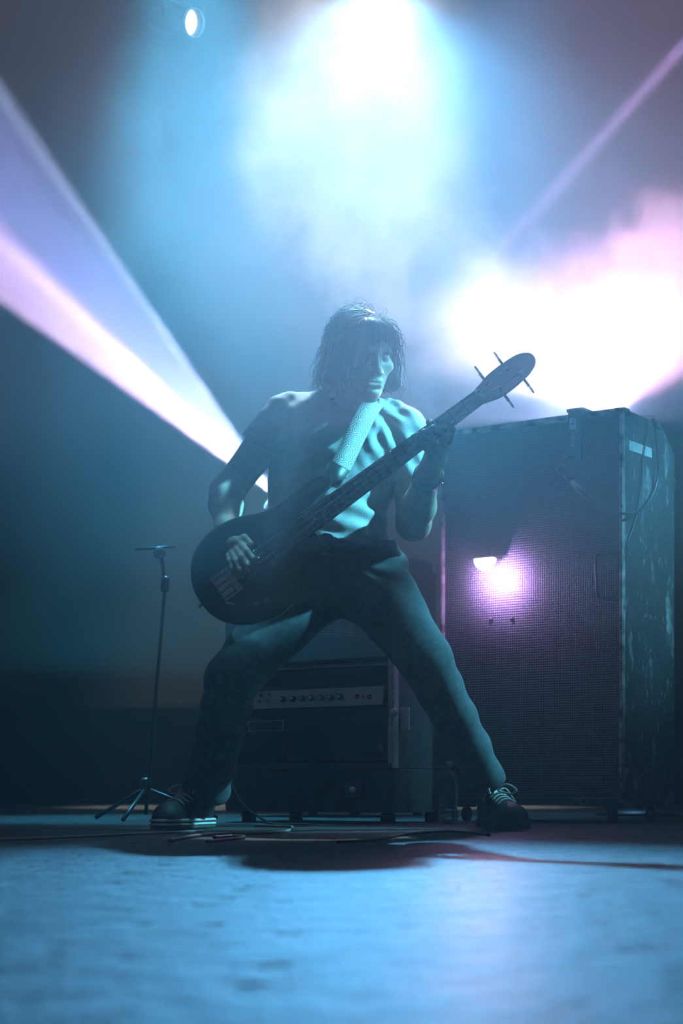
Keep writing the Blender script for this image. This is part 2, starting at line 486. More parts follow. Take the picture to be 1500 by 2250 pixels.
# torso widths read row by row: (row, left, right, half depth, depth of centre)
TZ = [(1205, 604, 857, .128, 4.900), (1165, 596, 852, .122, 4.900), (1130, 590, 852, .120, 4.905), (1085, 588, 858, .118, 4.912),
      (1040, 588, 876, .120, 4.922), (1000, 590, 902, .124, 4.93), (960, 598, 918, .118, 4.94), (925, 615, 912, .100, 4.945), (895, 650, 880, .075, 4.945)]
TZ = TZ[:]
tz = np.array([zrow(r[0]) for r in TZ]); tcx = np.array([xcol((r[1] + r[2]) / 2) for r in TZ])
ta = np.array([(r[2] - r[1]) / 2 * BY / F for r in TZ]); tb = np.array([r[3] for r in TZ]); tcy = np.array([r[4] for r in TZ])
def torso(p, grow, zlo, zhi):
    return sections(p, tz, tcx, tcy, ta + grow, tb + grow, zlo, zhi)
def core_sdf(p):                                # what the clothes hide
    d = torso(p, -0.022, zrow(1240), zrow(915))
    d = smin(d, rc(p, sh_r, neck0, 0.045, 0.05), 0.04)
    d = smin(d, rc(p, sh_l, neck0, 0.045, 0.05), 0.04)
    d = smin(d, ell(p, pelvis, (0.15, 0.11, 0.12)), 0.04)
    for h_, k_, a_ in ((hip_r, kn_r, an_r), (hip_l, kn_l, an_l)):
        d = smin(d, rc(p, h_, k_, 0.08, 0.055), 0.03)
        d = smin(d, rc(p, k_, a_, 0.052, 0.035), 0.02)
    return d
nets = [sdf_net(head_sdf, *bounds([HC, neck0], 0.15), 0.0028),
        sdf_net(arm_l_sdf, *bounds([sh_l, el_l, wr_l] + fl[0] + fl[3] + th_l, 0.075), 0.0027),
        sdf_net(arm_r_sdf, *bounds([sh_r, el_r, wr_r] + fr[0] + fr[3] + th_r, 0.075), 0.0027),
        sdf_net(core_sdf, *bounds([sh_r, sh_l, neck0, kn_r, kn_l, an_r, an_l], 0.1), 0.011)]
person = net_obj('person', join_nets(nets), M['skin'])
tag(person, 'person in grey t-shirt and jeans leaning back with legs spread, playing the bass', 'person')

# ---- t-shirt
cuff_r = sh_r + (el_r - sh_r) * 0.40
cuff_l = sh_l + (el_l - sh_l) * 0.62
def folds(p):
    q = p - N3(P(750, 1000, BY))
    w = 0.0030 * wob(p, 34, 0) + 0.0014 * wob(p, 80, 1)
    # long drag folds that run down from both shoulders
    u = p[:, 0] * 0.80 + p[:, 2] * 0.60
    up_ = np.clip((p[:, 2] - zrow(1090)) / 0.12, 0, 1)
    w += 0.0032 * up_ * np.clip((p[:, 0] - xcol(770)) / 0.08, 0, 1) * np.sin(u * 120 + 2.2 * wob(p, 14, 2))
    w += 0.0030 * up_ * np.clip((xcol(720) - p[:, 0]) / 0.08, 0, 1) * np.sin((p[:, 2] - 0.7 * p[:, 0]) * 95 + 2 * wob(p, 13, 4))
    # pulls that fan out from the strapped shoulder
    r0 = PP(835, 900, 4.85)
    dx, dz = p[:, 0] - r0[0], p[:, 2] - r0[2]
    ang = np.arctan2(dz, dx); rr = np.sqrt(dx * dx + dz * dz)
    fan = np.exp(-((rr - 0.12) / 0.09) ** 2) * (p[:, 1] < 4.95)
    w += 0.0022 * fan * np.sin(ang * 13 + 1.2 * wob(p, 20, 2))
    # sagging folds across the belly and hem
    zz = p[:, 2] + 0.35 * (p[:, 0] - xcol(800)) * (p[:, 0] > xcol(700)) + 0.012 * wob(p, 18, 3)
    bel = np.clip((zrow(1060) - p[:, 2]) / 0.1, 0, 1) * np.clip((p[:, 0] - xcol(640)) / 0.1, 0, 1)
    w += 0.0034 * bel * np.sin(zz * 95)
    return w
def shirt_sdf(p):
    d = torso(p, 0.0, zrow(1200) - 0.012 * np.sin(p[:, 0] * 25), 9)
    d = smax(d, p[:, 2] - zrow(893), 0.03)
    d = smin(d, rc(p, PP(628, 905, 4.91), PP(742, 890, 4.95), 0.052, 0.05), 0.05)
    d = smin(d, rc(p, PP(892, 940, 4.93), PP(808, 903, 4.95), 0.055, 0.05), 0.05)
    for a_, c_, s_, e_, r_ in ((PP(622, 915, 4.90), cuff_r, sh_r, el_r, 0.066), (PP(893, 950, 4.93), cuff_l, sh_l, el_l, 0.068)):
        n_ = (e_ - s_) / np.linalg.norm(e_ - s_)
        sl_ = rc(p, a_, c_ + n_ * 0.03, r_, r_ - 0.001) - 0.0035 * np.sin(((p - c_) @ n_) * 130 + 1.5 * wob(p, 22, 4)) * wob(p, 14, 1)
        sl_ = np.maximum(sl_, (p - c_) @ n_ + 0.004 * wob(p, 30, 2))
        sl_ = np.maximum(sl_, -rc(p, c_ - n_ * 0.012, c_ + n_ * 0.1, 0.058, 0.06))
        d = smin(d, sl_, 0.025)
    d = d - folds(p)
    # neck opening, hem and cuffs
    d = smax(d, -rc(p, neck0 + V3(0, -0.012, 0.0), neck1 + V3(0, -0.03, 0.05), 0.070, 0.075), 0.004)
    return d
shirt = net_obj('t_shirt', sdf_net(shirt_sdf, *bounds([PP(585, 1215, 4.9), PP(940, 865, 4.9), cuff_r, cuff_l, V3(0, 4.78, 1), V3(0, 5.08, 1)], 0.06), 0.0042), M['cotton'], person)
shirt['label'] = 'grey cotton t-shirt'

# ---- jeans
def limb_folds(p, a, b, amp, n, ph):
    ab = b - a
    t = ((p - a) @ ab) / (ab @ ab)
    return t, amp * np.sin(t * n + ph + 1.6 * wob(p, 16, 2)) * (0.6 + 0.4 * wob(p, 12, 4))
def jeans_sdf(p):
    d = ell(p, PP(738, 1262, 4.92), (0.172, 0.130, 0.125))
    d = smax(d, p[:, 2] - zrow(1192), 0.01)
    d = smin(d, rc(p, PP(700, 1240, 4.91), PP(800, 1240, 4.91), 0.11, 0.11), 0.03)
    d = smax(d, p[:, 2] - zrow(1192) - 0.08 * 0, 0.01)
    for h_, k_, a_, side in ((hip_r, kn_r, an_r, 0), (hip_l, kn_l, an_l, 1)):
        rt, rk, rh = (0.118, 0.075, 0.070) if side == 0 else (0.118, 0.074, 0.056)
        th = rc(p, h_, k_, rt, rk)
        sn = rc(p, k_, a_ + (a_ - k_) * 0.02, rk, rh)
        t1, f1 = limb_folds(p, h_, k_, 0.0035, 17, 0.5)
        t2, f2 = limb_folds(p, k_, a_, 0.0060, 26, 1.0 + side)
        th = th - f1 * np.clip(t1 * 1.2, 0.35, 1)
        sn = sn - f2 * np.clip(0.35 + t2, 0.3, 1.3)
        leg = smin(th, sn, 0.03)
        nn = (a_ - k_) / np.linalg.norm(a_ - k_)
        cutd = (p - a_) @ nn - 0.004 + 0.006 * wob(p, 25, 1)
        leg = np.maximum(leg, cutd)
        leg = np.maximum(leg, -rc(p, a_ - nn * 0.02, a_ + nn * 0.12, rh - 0.012, rh - 0.012))
        d = smin(d, leg, 0.045)
    # creases that radiate from the lap
    c0 = PP(770, 1235, 4.8)
    dx, dz = p[:, 0] - c0[0], p[:, 2] - c0[2]
    rr = np.sqrt(dx * dx + dz * dz)
    d = d - 0.0045 * np.exp(-((rr - 0.13) / 0.08) ** 2) * np.sin(np.arctan2(dz, dx) * 15 + wob(p, 15, 3))
    return d - 0.0012 * wob(p, 45, 1)
jeans = net_obj('jeans', sdf_net(jeans_sdf, *bounds([hip_r, hip_l, kn_r, kn_l, an_r, an_l, PP(742, 1205, 4.9)], 0.135), 0.0048), M['denim'], person)
jeans['label'] = 'dark blue jeans'
# belt
vs, fs = [], []
K = 48
for i in range(K):
    a = 2 * math.pi * i / K
    for rr_, z_ in ((0.0, -0.018), (0.006, -0.016), (0.006, 0.016), (0.0, 0.018)):
        vs.append((xcol(735) + (0.163 + rr_) * math.cos(a), 4.912 + (0.118 + rr_) * math.sin(a), zrow(1214) + z_ - 0.01 * math.cos(a)))
for i in range(K):
    for j in range(3):
        fs.append((i * 4 + j, ((i + 1) % K) * 4 + j, ((i + 1) % K) * 4 + j + 1, i * 4 + j + 1))
py_obj('belt', vs, fs, M['black_leather'], person)

# ---- shoes
def make_shoe(heel, toe, ankle, wmax, sole_m, label):
    heel, toe, ankle = N3(heel), N3(toe), N3(ankle)
    ax = toe - heel; L = np.linalg.norm(ax); ax /= L
    up = V3(0, 0, 1.0)
    up = up - ax * (up @ ax); up /= np.linalg.norm(up)
    sd = np.cross(ax, up)
    R = np.stack([ax, sd, up], 1)
    def half(u):                                # sole half width along the foot
        return np.interp(u, [-0.02, 0.02, 0.08, 0.15, 0.22, 0.27, L], [0.024, 0.032, 0.033, 0.040, 0.049, 0.046, 0.030]) * wmax
    def loc(p): return (p - heel) @ R
    def prof(q, grow, z0, z1):
        u = q[:, 0]
        c = np.clip(u, 0.028, L - 0.045)
        w = half(c) + grow
        dd = np.sqrt((u - c) ** 2 + q[:, 1] ** 2) - w
        return np.maximum(dd, np.maximum(z0 - q[:, 2], q[:, 2] - z1))
    def upper(p):
        q = loc(p)
        top = np.interp(q[:, 0], [-0.03, 0.03, 0.08, 0.13, 0.19, 0.25, L], [0.085, 0.088, 0.085, 0.080, 0.062, 0.052, 0.040])
        d = smax(prof(q, 0.0, 0.012, 9), q[:, 2] - top - 0.02 + (q[:, 1] / 0.05) ** 2 * 0.025, 0.03)
        d = smin(d, rc(p, heel + ax * 0.055 + up * 0.06, ankle, 0.036, 0.034), 0.03)
        return np.maximum(d, (p - ankle)[:, 2] - 0.03)
    def sole(p):
        q = loc(p)
        d = smax(prof(q, 0.006, 0.0, 0.030), 0 * q[:, 0] - 1, 0.001)
        g = 0.0022 * (np.abs(q[:, 2] - 0.019) < 0.0022)
        return d + g
    def cap(p):
        q = loc(p)
        return np.maximum(upper(p) - 0.0035, np.maximum(L - 0.068 + (q[:, 1] / 0.05) ** 2 * 0.018 - q[:, 0], 0.016 - q[:, 2]))
    lo, hi = bounds([heel, toe, ankle], 0.085)
    lo[2] = min(heel[2], toe[2]) - 0.01
    s = net_obj('shoe', sdf_net(upper, lo, hi, 0.0032), M['black_leather'], person)
    s['label'] = label
    net_obj('sole', sdf_net(sole, lo, hi, 0.0030), sole_m, s)
    if sole_m is M['sole_grey']:
        def stripe(p):
            q = loc(p)
            d = prof(q, 0.0085, 0.0, 0.030)
            return np.maximum(d, np.minimum(np.abs(q[:, 2] - 0.0245) - 0.0035, np.abs(q[:, 2] - 0.0125) - 0.0035))
        net_obj('sole_stripe', sdf_net(stripe, lo, hi, 0.0026), M['rubber'], s)['label'] = 'pale stripes round the sole edge'
    net_obj('toe_cap', sdf_net(cap, lo, hi, 0.0032), M['dark_rubber'], s)
    W = lambda u, v, w: heel + ax * u + sd * v + up * w
    vs, fs = [], []
    for i in range(4):
        u = 0.115 + i * 0.026
        z = np.interp(u, [0.1, 0.2], [0.107, 0.082])
        a, b = tube_geo(catmull([W(u, -0.03, z - 0.014), W(u + 0.006, -0.012, z + 0.001), W(u + 0.010, 0.012, z + 0.001), W(u + 0.012, 0.03, z - 0.014)], 4), 0.0035, 6)
        fs += [tuple(k + len(vs) for k in f) for f in b]; vs += a
    u, z = 0.108, 0.112
    for sg in (-1, 1):
        for path in ([W(u, 0, z), W(u + 0.02, 0.022 * sg, z + 0.018), W(u + 0.05, 0.042 * sg, z + 0.002), W(u + 0.035, 0.03 * sg, z - 0.01), W(u, 0, z)],
                     [W(u, 0, z), W(u - 0.01, 0.03 * sg, z + 0.004), W(u + 0.02, 0.05 * sg, z - 0.035)]):
            a, b = tube_geo(catmull(path, 6), 0.0032, 6)
            fs += [tuple(k + len(vs) for k in f) for f in b]; vs += a
    py_obj('laces', vs, fs, M['lace'], s)
    return s
make_shoe((xcol(1074), 4.98, 0.004), (xcol(1118), 4.70, 0.004), an_l + V3(0.012, 0.03, -0.02), 1.08, M['dark_rubber'], 'dark low-top shoe on the forward foot, pale laces')  # darker sole on this shoe stands in for shade
make_shoe((xcol(449), 5.00, 0.004), (xcol(366), 4.75, 0.004), an_r + V3(0, 0.04, -0.01), 1.0, M['sole_grey'], 'dark low-top shoe pointing outwards, pale sole edge')

# ---- watch on the fretting wrist
wd = wr_l - el_l; wd /= np.linalg.norm(wd)
wm = z_to(wr_l - wd * 0.018, wd)
watch = lathe('wristwatch', [(0.036, -0.017), (0.041, -0.016), (0.041, 0.016), (0.036, 0.017)], M['black_leather'], person, 28, wm)
wdir = V3(0.95, -0.25, 0.2); wdir -= wd * (wdir @ wd); wdir /= np.linalg.norm(wdir)
lathe('watch_case', [(0.0175, 0.0), (0.0185, 0.004), (0.017, 0.010), (0.012, 0.0115)], M['chrome'], watch, 20, z_to(wr_l - wd * 0.012 + wdir * 0.036, wdir))

# ---- hair: a cap and loose strands
def hair_sdf(p):
    q = (p - HC) @ HR
    d = ell(q, V3(0, -0.020, 0.040), (0.088, 0.102, 0.097))
    for x0, x1, y_, r0, r1 in ((-0.076, -0.100, 0.015, 0.036, 0.032), (-0.084, -0.094, -0.035, 0.036, 0.034), (0.076, 0.098, -0.012, 0.034, 0.032), (0.074, 0.092, -0.05, 0.036, 0.034)):
        d = smin(d, rc(q, V3(x0, y_, 0.03), V3(x1, y_, -0.065), r0, r1), 0.025)
    for x_ in (-0.04, 0.04):
        d = smin(d, rc(q, V3(x_, -0.075, 0.0), V3(x_, -0.085, -0.085), 0.05, 0.040), 0.03)
    d = smin(d, rc(q, V3(-0.022, 0.062, 0.085), V3(-0.056, 0.072, -0.012), 0.028, 0.020), 0.03)   # fringe over one eye
    d = smax(d, -rc(q, V3(0.038, 0.150, 0.085), V3(0.014, 0.135, -0.11), 0.064, 0.082), 0.012)      # face
    return d - 0.005 * wob(p, 60, 1) - 0.0012 * np.sin(np.arctan2(q[:, 0], q[:, 1]) * 34 + wob(p, 30, 2) * 2)
hair = net_obj('hair', sdf_net(hair_sdf, *bounds([HC + V3(0, 0, 0.02)], 0.17), 0.0032), M['hair'], person)
hair['label'] = 'chin-length dark wavy hair'
vs, fs = [], []
hr = np.random.RandomState(3)
for i in range(1100):
    a = hr.uniform(-math.pi, math.pi)
    e = math.asin(hr.uniform(0.12, 1.0))
    n = V3(math.sin(a) * math.cos(e), math.cos(a) * math.cos(e), math.sin(e))
    p_ = V3(0, -0.018, 0.040) + n * V3(0.086, 0.100, 0.095)
    part = V3(0.022, 0.03, 0.13)                    # hair falls away from the parting
    v = p_ - part; v[2] *= 0.35
    v = v - n * (v @ n) * 0.8
    v /= max(np.linalg.norm(v), 1e-6)
    fly = hr.uniform() ** 3
    v += n * (0.08 + 0.55 * fly)
    L = hr.uniform(0.12, 0.24) * (0.45 if hr.uniform() < 0.3 else 1)
    st = 13; ds = L / st
    ph, cu = hr.uniform(0, 6.28), hr.uniform(0.3, 1.15)
    pts = [p_.copy()]
    for k in range(st):
        t = k / st
        v = v + V3(0, 0, -0.16 * (1 - 0.75 * fly))
        v /= np.linalg.norm(v)
        w = v + cu * t * t * 1.5 * V3(math.cos(ph + t * 11), math.sin(ph + t * 11) * 0.8, 0.4 * math.sin(ph + t * 15))
        p_ = p_ + w * ds
        c = V3(0, -0.018, max(-0.07, min(0.035, p_[2]))); wd_ = 1.02 + 0.12 * hr.uniform() * t + 0.30 * max(0.0, 0.03 - p_[2]) / 0.1
        r_ = V3(0.087, 0.101, 0.096) * wd_
        g = (p_ - c) / r_; gl = np.linalg.norm(g)
        if gl < 1: p_ = c + (p_ - c) / max(gl, 1e-3)
        elif gl > 1.12 + 0.25 * fly: p_ = c + (p_ - c) * (1.12 + 0.25 * fly) / gl
        if p_[2] < -0.11: break
        if p_[1] > 0.04 and p_[0] > -0.035 and p_[0] < 0.085 and p_[2] < 0.095 and not (i % 60 == 0): break
        pts.append(p_.copy())
    if len(pts) < 4: continue
    path = np.array([HC + HR @ q for q in pts])
    tp = np.interp(np.arange(len(pts)), [0, len(pts) * 0.6, len(pts) - 1], [1, 0.8, 0.25])
    va, fa = tube_geo(path, 0.0020 * (1 - 0.7 * fly) * hr.uniform(0.5, 1.1), 4, tp)
    fs += [tuple(k + len(vs) for k in f) for f in fa]; vs += va
py_obj('hair_strands', vs, fs, M['hair'], hair)
# ------------------------------------------------------------------ bass guitar
M['bass_body'] = mat('dark_gloss_body', (0.022, 0.020, 0.020), 0.32, var=0.3, scale=12, coat=0.3)
M['guard'] = mat('dark_pickguard', (0.045, 0.045, 0.048), 0.42, var=0.15, scale=30)
M['rosewood'] = mat('rosewood', (0.035, 0.022, 0.016), 0.5, var=0.4, scale=30, stretch=(1, 6, 6))
M['maple'] = mat('dark_tinted_maple', (0.12, 0.075, 0.045), 0.4, var=0.2, scale=20)
M['steel'] = mat('steel_string', (0.6, 0.6, 0.62), 0.3, metal=1.0, var=0.1)
M['pearl'] = mat('pearl_dot', (0.5, 0.5, 0.48), 0.4, var=0.1)
GB, GN = P(505, 1279, 4.60), P(1053, 873, 4.53)
gu = (GN - GB); GL = gu.length; gu.normalize()
gw = Vector((0.02, -1, 0.05)); gw = (gw - gu * gw.dot(gu)).normalized()
gv = gw.cross(gu).normalized()
if gv.x > 0: gv = -gv
G = lambda u, v, w=0.0: GB + gu * u + gv * v + gw * w
k_ = S(1, 4.60)
outline = [(-80, 0), (-76, -34), (-58, -68), (-22, -99), (26, -119), (64, -122), (104, -111), (140, -90), (170, -72), (195, -66), (217, -67), (236, -62), (242, -50), (232, -36), (214, -28),
           (214, 26), (236, 31), (262, 35), (290, 38), (309, 44), (315, 55), (303, 68), (272, 75), (232, 77), (190, 78), (150, 84), (118, 98), (84, 111), (44, 118), (8, 114), (-32, 98), (-60, 68), (-76, 34)]
loop = catmull([(a * k_, b * k_, 0) for a, b in outline] + [(outline[0][0] * k_, outline[0][1] * k_, 0)], 4)[:-1]
bass = empty('bass_guitar', G(0.05, 0, 0), 'dark four-string bass guitar held across the person in the grey t-shirt', 'guitar')
def plate(name, loop2, w0, w1, m, parent, bev=0.006, seg=3):
    bm = bmesh.new()
    vs = [bm.verts.new(G(q[0], q[1], w1)) for q in loop2]
    f = bm.faces.new(vs)
    r = bmesh.ops.extrude_face_region(bm, geom=[f])
    bmesh.ops.translate(bm, verts=[v for v in r['geom'] if isinstance(v, bmesh.types.BMVert)], vec=gw * (w0 - w1))
    bmesh.ops.recalc_face_normals(bm, faces=bm.faces)
    if bev:
        es = [e for e in bm.edges if len(e.link_faces) == 2 and any(len(q.verts) > 6 for q in e.link_faces)]
        bmesh.ops.bevel(bm, geom=es, offset=bev, segments=seg, affect='EDGES', profile=0.5, clamp_overlap=True)
    return bm_obj(name, bm, m, parent)
plate('body', loop, -0.042, 0.0, M['bass_body'], bass, 0.009)
gl = [(176, -44), (196, -54), (218, -54), (226, -47), (216, -34), (196, -24), (196, 24), (226, 30), (258, 38), (292, 47), (282, 60), (232, 66), (180, 66), (140, 60), (118, 40), (112, 0), (108, -40), (80, -72), (52, -92), (70, -100), (112, -92), (146, -68)]
plate('pickguard', catmull([(a * k_, b * k_, 0) for a, b in gl] + [(gl[0][0] * k_, gl[0][1] * k_, 0)], 3)[:-1], 0.0005, 0.003, M['guard'], bass, 0)
gm = lambda u, v, w: frame_m(G(u, v, w), gu, gv, gw)
# neck with rounded back, fingerboard, frets, dots
NU0, NU1 = 0.255, GL
hw = lambda u: np.interp(u, [NU0, NU1], [0.031, 0.0205])
def strip_geo(u0, u1, prof, n=16):
    vs, fs = [], []
    kk = len(prof)
    for i in range(n + 1):
        u = u0 + (u1 - u0) * i / n
        for a, b in prof: vs.append(G(u, a * hw(u), b))
    for i in range(n):
        for j in range(kk):
            fs.append((i * kk + j, i * kk + (j + 1) % kk, (i + 1) * kk + (j + 1) % kk, (i + 1) * kk + j))
    fs.append(tuple(range(kk))); fs.append(tuple(n * kk + j for j in range(kk))[::-1])
    return vs, fs
back = [(math.cos(t), -0.002 - 0.019 * math.sin(t)) for t in np.linspace(0, math.pi, 11)]
py_obj('neck', *strip_geo(NU0, NU1 + 0.01, [(1, 0.008)] + back + [(-1, 0.008)]), M['maple'], bass)
top = [(c, 0.008 + 0.0065 + 0.0018 * (1 - c * c)) for c in np.linspace(1, -1, 7)]
py_obj('fingerboard', *strip_geo(NU0 - 0.004, NU1, [(1, 0.008)] + top + [(-1, 0.008)]), M['rosewood'], bass, smooth=False)
SCALE = GL
for n_ in range(1, 21):
    u = SCALE * 2 ** (-n_ / 12.0)
    h_ = hw(u)
    pts = [G(u, c * h_ * 1.01, 0.0152 + 0.0018 * (1 - c * c)) for c in (-1, -0.5, 0, 0.5, 1)]
    tube('fret', pts, 0.0015, M['chrome'], bass, 6, 1)
dots = []
for n_ in (3, 5, 7, 9, 12, 15, 17, 19):
    u = SCALE * (2 ** (-n_ / 12.0) + 2 ** (-(n_ - 1) / 12.0)) / 2
    for v in ((-0.011, 0.011) if n_ == 12 else (0,)):
        lathe('inlay_dot', [(0.0034, 0.0), (0.0034, 0.0008)], M['pearl'], bass, 12, gm(u, v, 0.0161))
boxm('nut', 0.005, 0.043, 0.009, gm(NU1, 0, 0.015), M['pearl'], bass, 0.001)
# headstock, tuners
hd = [(0.0, -0.021), (0.03, -0.030), (0.06, -0.036), (0.12, -0.034), (0.165, -0.026), (0.185, -0.006), (0.18, 0.018), (0.15, 0.034), (0.10, 0.038), (0.05, 0.036), (0.02, 0.028), (0.0, 0.021)]
plate('headstock', [(NU1 + a, b) for a, b in catmull([(a, b, 0) for a, b in hd] + [(hd[0][0], hd[0][1], 0)], 4)[:-1, :2]], -0.012, 0.004, M['bass_body'], bass, 0.003, 2)
posts = []
for i, (du, sg) in enumerate(((0.040, 1), (0.060, -1), (0.105, 1), (0.128, -1))):
    posts.append((NU1 + du, 0.016 * sg))
    t_ = lathe('tuner', [(0.009, 0.004), (0.009, 0.008), (0.006, 0.009), (0.0055, 0.024), (0.0065, 0.026)], M['chrome'], bass, 14, gm(NU1 + du, 0.016 * sg, 0))
    ax = frame_m(G(NU1 + du, 0.030 * sg, -0.008), gu, gw, gv * sg)
    vs, fs = lathe_geo([(0.004, 0), (0.004, 0.022), (0.006, 0.024)], 10, ax)
    a, b = lathe_geo([(0.004, -0.002), (0.013, -0.0015), (0.014, 0), (0.013, 0.0015), (0.004, 0.002)], 16, frame_m(G(NU1 + du, 0.066 * sg, -0.008), gv, gw, gu))
    fs += [tuple(q + len(vs) for q in f) for f in b]; vs += a
    py_obj('tuner_key', vs, fs, M['chrome'], t_)
# bridge: plate with raised tail wall, four saddles, strings
br = boxm('bridge', 0.060, 0.078, 0.003, gm(-0.010, 0, 0.0015), M['chrome'], bass, 0.001)
boxm('bridge_wall', 0.004, 0.078, 0.013, gm(-0.038, 0, 0.0075), M['chrome'], br, 0.001)
for sg in (-1, 1):
    boxm('bridge_side', 0.058, 0.003, 0.009, gm(-0.010, 0.0375 * sg, 0.006), M['chrome'], br, 0.0006)
sv0 = [0.029, 0.0097, -0.0097, -0.029]; sv1 = [0.0155, 0.0052, -0.0052, -0.0155]
for i in range(4):
    lathe('saddle', [(0.0058, -0.0075), (0.0062, -0.006), (0.0062, 0.006), (0.0058, 0.0075)], M['chrome'], br, 12, frame_m(G(0.0 + 0.004 * (i % 2), sv0[i], 0.0105), gu, gw, gv))
    tube('saddle_screw', [G(-0.037, sv0[i], 0.009), G(-0.004, sv0[i], 0.0105)], 0.0018, M['steel'], br, 6, 2)
    pu, pv = posts[(0, 2, 3, 1)[i]]
    tube('string', [G(-0.037, sv0[i], 0.010), G(0.002, sv0[i], 0.0175), G(NU1 * 0.5, (sv0[i] + sv1[i]) / 2, 0.0192), G(NU1, sv1[i], 0.0205), G(pu, pv, 0.014)], (0.0013, 0.0011, 0.0009, 0.0008)[i], M['steel'], bass, 6, 1, smooth_path=False)
# split pickup, knobs, chrome thumb rest, output jack, strap buttons
for u, v in ((0.105, 0.016), (0.128, -0.022)):
    p_ = boxm('pickup', 0.030, 0.048, 0.010, gm(u, v, 0.006), M['black_paint'], bass, 0.003)
    for q in (-0.012, 0.012): lathe('pole_piece', [(0.0035, 0), (0.0035, 0.0015)], M['steel'], p_, 10, gm(u, v + q, 0.011))
for u, v in ((0.055, -0.108), (0.020, -0.100)):
    lathe('knob', [(0.010, 0.002), (0.010, 0.014), (0.008, 0.016)], M['black_paint'], bass, 16, gm(u, v, 0.0))
ta_, tb_ = P(496, 1325, 4.60), P(518, 1330, 4.60)
tu = lambda q: ((q - GB).dot(gu), (q - GB).dot(gv))
(u0, v0), (u1, v1) = tu(ta_), tu(tb_)
j_ = tube('output_jack', [G(u0, v0, 0.006), G((u0 + u1) / 2, (v0 + v1) / 2, 0.010), G(u1, v1, 0.006)], 0.0048, M['chrome'], bass, 10, 4)
lathe('strap_button', [(0.007, 0), (0.004, 0.004), (0.004, 0.009), (0.0085, 0.012), (0.007, 0.014)], M['chrome'], bass, 14, z_to(G(0.392, 0.069, -0.02), gu))
lathe('strap_button', [(0.007, 0), (0.004, 0.004), (0.004, 0.009), (0.0085, 0.012), (0.007, 0.014)], M['chrome'], bass, 14, z_to(G(-0.10, 0, -0.02), -gu))
for u, v in ((0.285, -0.079), (0.31, 0.040)):      # worn bright horn edges
    pass
# strap: woven band over the shoulder, leather tab at the horn
def strap_mat():
    m, n, l = new_mat('woven_strap')
    b = n['Principled BSDF']; b.inputs['Roughness'].default_value = 0.85
    uv = n.new('ShaderNodeUVMap')
    sp = n.new('ShaderNodeSeparateXYZ'); l.new(uv.outputs[0], sp.inputs[0])
    def mth(op, a, b_=None):
        x = n.new('ShaderNodeMath'); x.operation = op
        for i, q in enumerate((a, b_)):
            if q is None: continue
            if isinstance(q, (int, float)): x.inputs[i].default_value = q
            else: l.new(q, x.inputs[i])
        return x.outputs[0]
    U, Vv = sp.outputs[0], sp.outputs[1]             # U across 0..1, V along, 1 per medallion
    fx = mth('MULTIPLY', mth('SUBTRACT', U, 0.5), 1.15)
    fy = mth('SUBTRACT', mth('FRACT', Vv), 0.5)
    r = mth('SQRT', mth('ADD', mth('MULTIPLY', fx, fx), mth('MULTIPLY', fy, fy)))
    an = mth('ARCTAN2', fx, fy)
    petals = mth('MULTIPLY', mth('COSINE', mth('MULTIPLY', an, 8.0)), 0.05)
    rings = mth('SINE', mth('MULTIPLY', mth('ADD', r, petals), 44.0))
    rim = mth('GREATER_THAN', mth('ABSOLUTE', mth('SUBTRACT', U, 0.5)), 0.40)
    dash = mth('GREATER_THAN', mth('SINE', mth('MULTIPLY', Vv, 50.0)), 0.0)
    f = mth('ADD', mth('MULTIPLY', mth('GREATER_THAN', rings, -0.1), mth('SUBTRACT', 1.0, rim)), mth('MULTIPLY', rim, dash))
    rp = n.new('ShaderNodeValToRGB')
    rp.color_ramp.elements[0].color = (0.10, 0.105, 0.11, 1); rp.color_ramp.elements[1].color = (0.46, 0.46, 0.45, 1)
    l.new(f, rp.inputs[0]); l.new(rp.outputs[0], b.inputs['Base Color'])
    bp = n.new('ShaderNodeBump'); bp.inputs['Strength'].default_value = 0.5; bp.inputs['Distance'].default_value = 0.002
    l.new(f, bp.inputs['Height']); l.new(bp.outputs[0], b.inputs['Normal'])
    return m
def band(name, path, width, thick, wdirs, m, parent, per=0.062, taper=None):
    path = catmull(path, 8); n = len(path)
    wd = catmull(wdirs, 8)
    T = np.gradient(path, axis=0); T /= np.linalg.norm(T, axis=1)[:, None]
    bm = bmesh.new(); uvl = bm.loops.layers.uv.new('UVMap')
    rows = []; ln = 0
    for i in range(n):
        if i: ln += np.linalg.norm(path[i] - path[i - 1])
        w = wd[i] - T[i] * (wd[i] @ T[i]); w /= np.linalg.norm(w)
        nn = np.cross(T[i], w)
        hw_ = width / 2 * (1 if taper is None else taper(i / (n - 1)))
        rows.append(([bm.verts.new(path[i] + w * hw_ * a + nn * thick / 2 * c) for a, c in ((-1, -1), (1, -1), (1, 1), (-1, 1))], ln / per))
    for (a, la), (b, lb) in zip(rows, rows[1:]):
        for j in range(4):
            f = bm.faces.new((a[j], a[(j + 1) % 4], b[(j + 1) % 4], b[j]))
            us = {0: (0, 1), 1: (1, 1), 2: (1, 0), 3: (0, 0)}[j]
            for lp, q in zip(f.loops, ((us[0], la), (us[1], la), (us[1], lb), (us[0], lb))): lp[uvl].uv = q
    bm.faces.new(rows[0][0][::-1]); bm.faces.new(rows[-1][0])
    bmesh.ops.recalc_face_normals(bm, faces=bm.faces)
    return bm_obj(name, bm, m, parent, True)
sp = [PP(741, 1040, 4.615), PP(757, 1008, 4.66), PP(785, 950, 4.735), PP(806, 908, 4.80), PP(822, 886, 4.875), PP(832, 884, 4.95), PP(822, 905, 5.02), PP(770, 1000, 5.075), PP(690, 1110, 5.085), PP(600, 1210, 5.03), PP(520, 1280, 4.90), PP(462, 1312, 4.72)]
wx = V3(0.82, 0.05, -0.50)
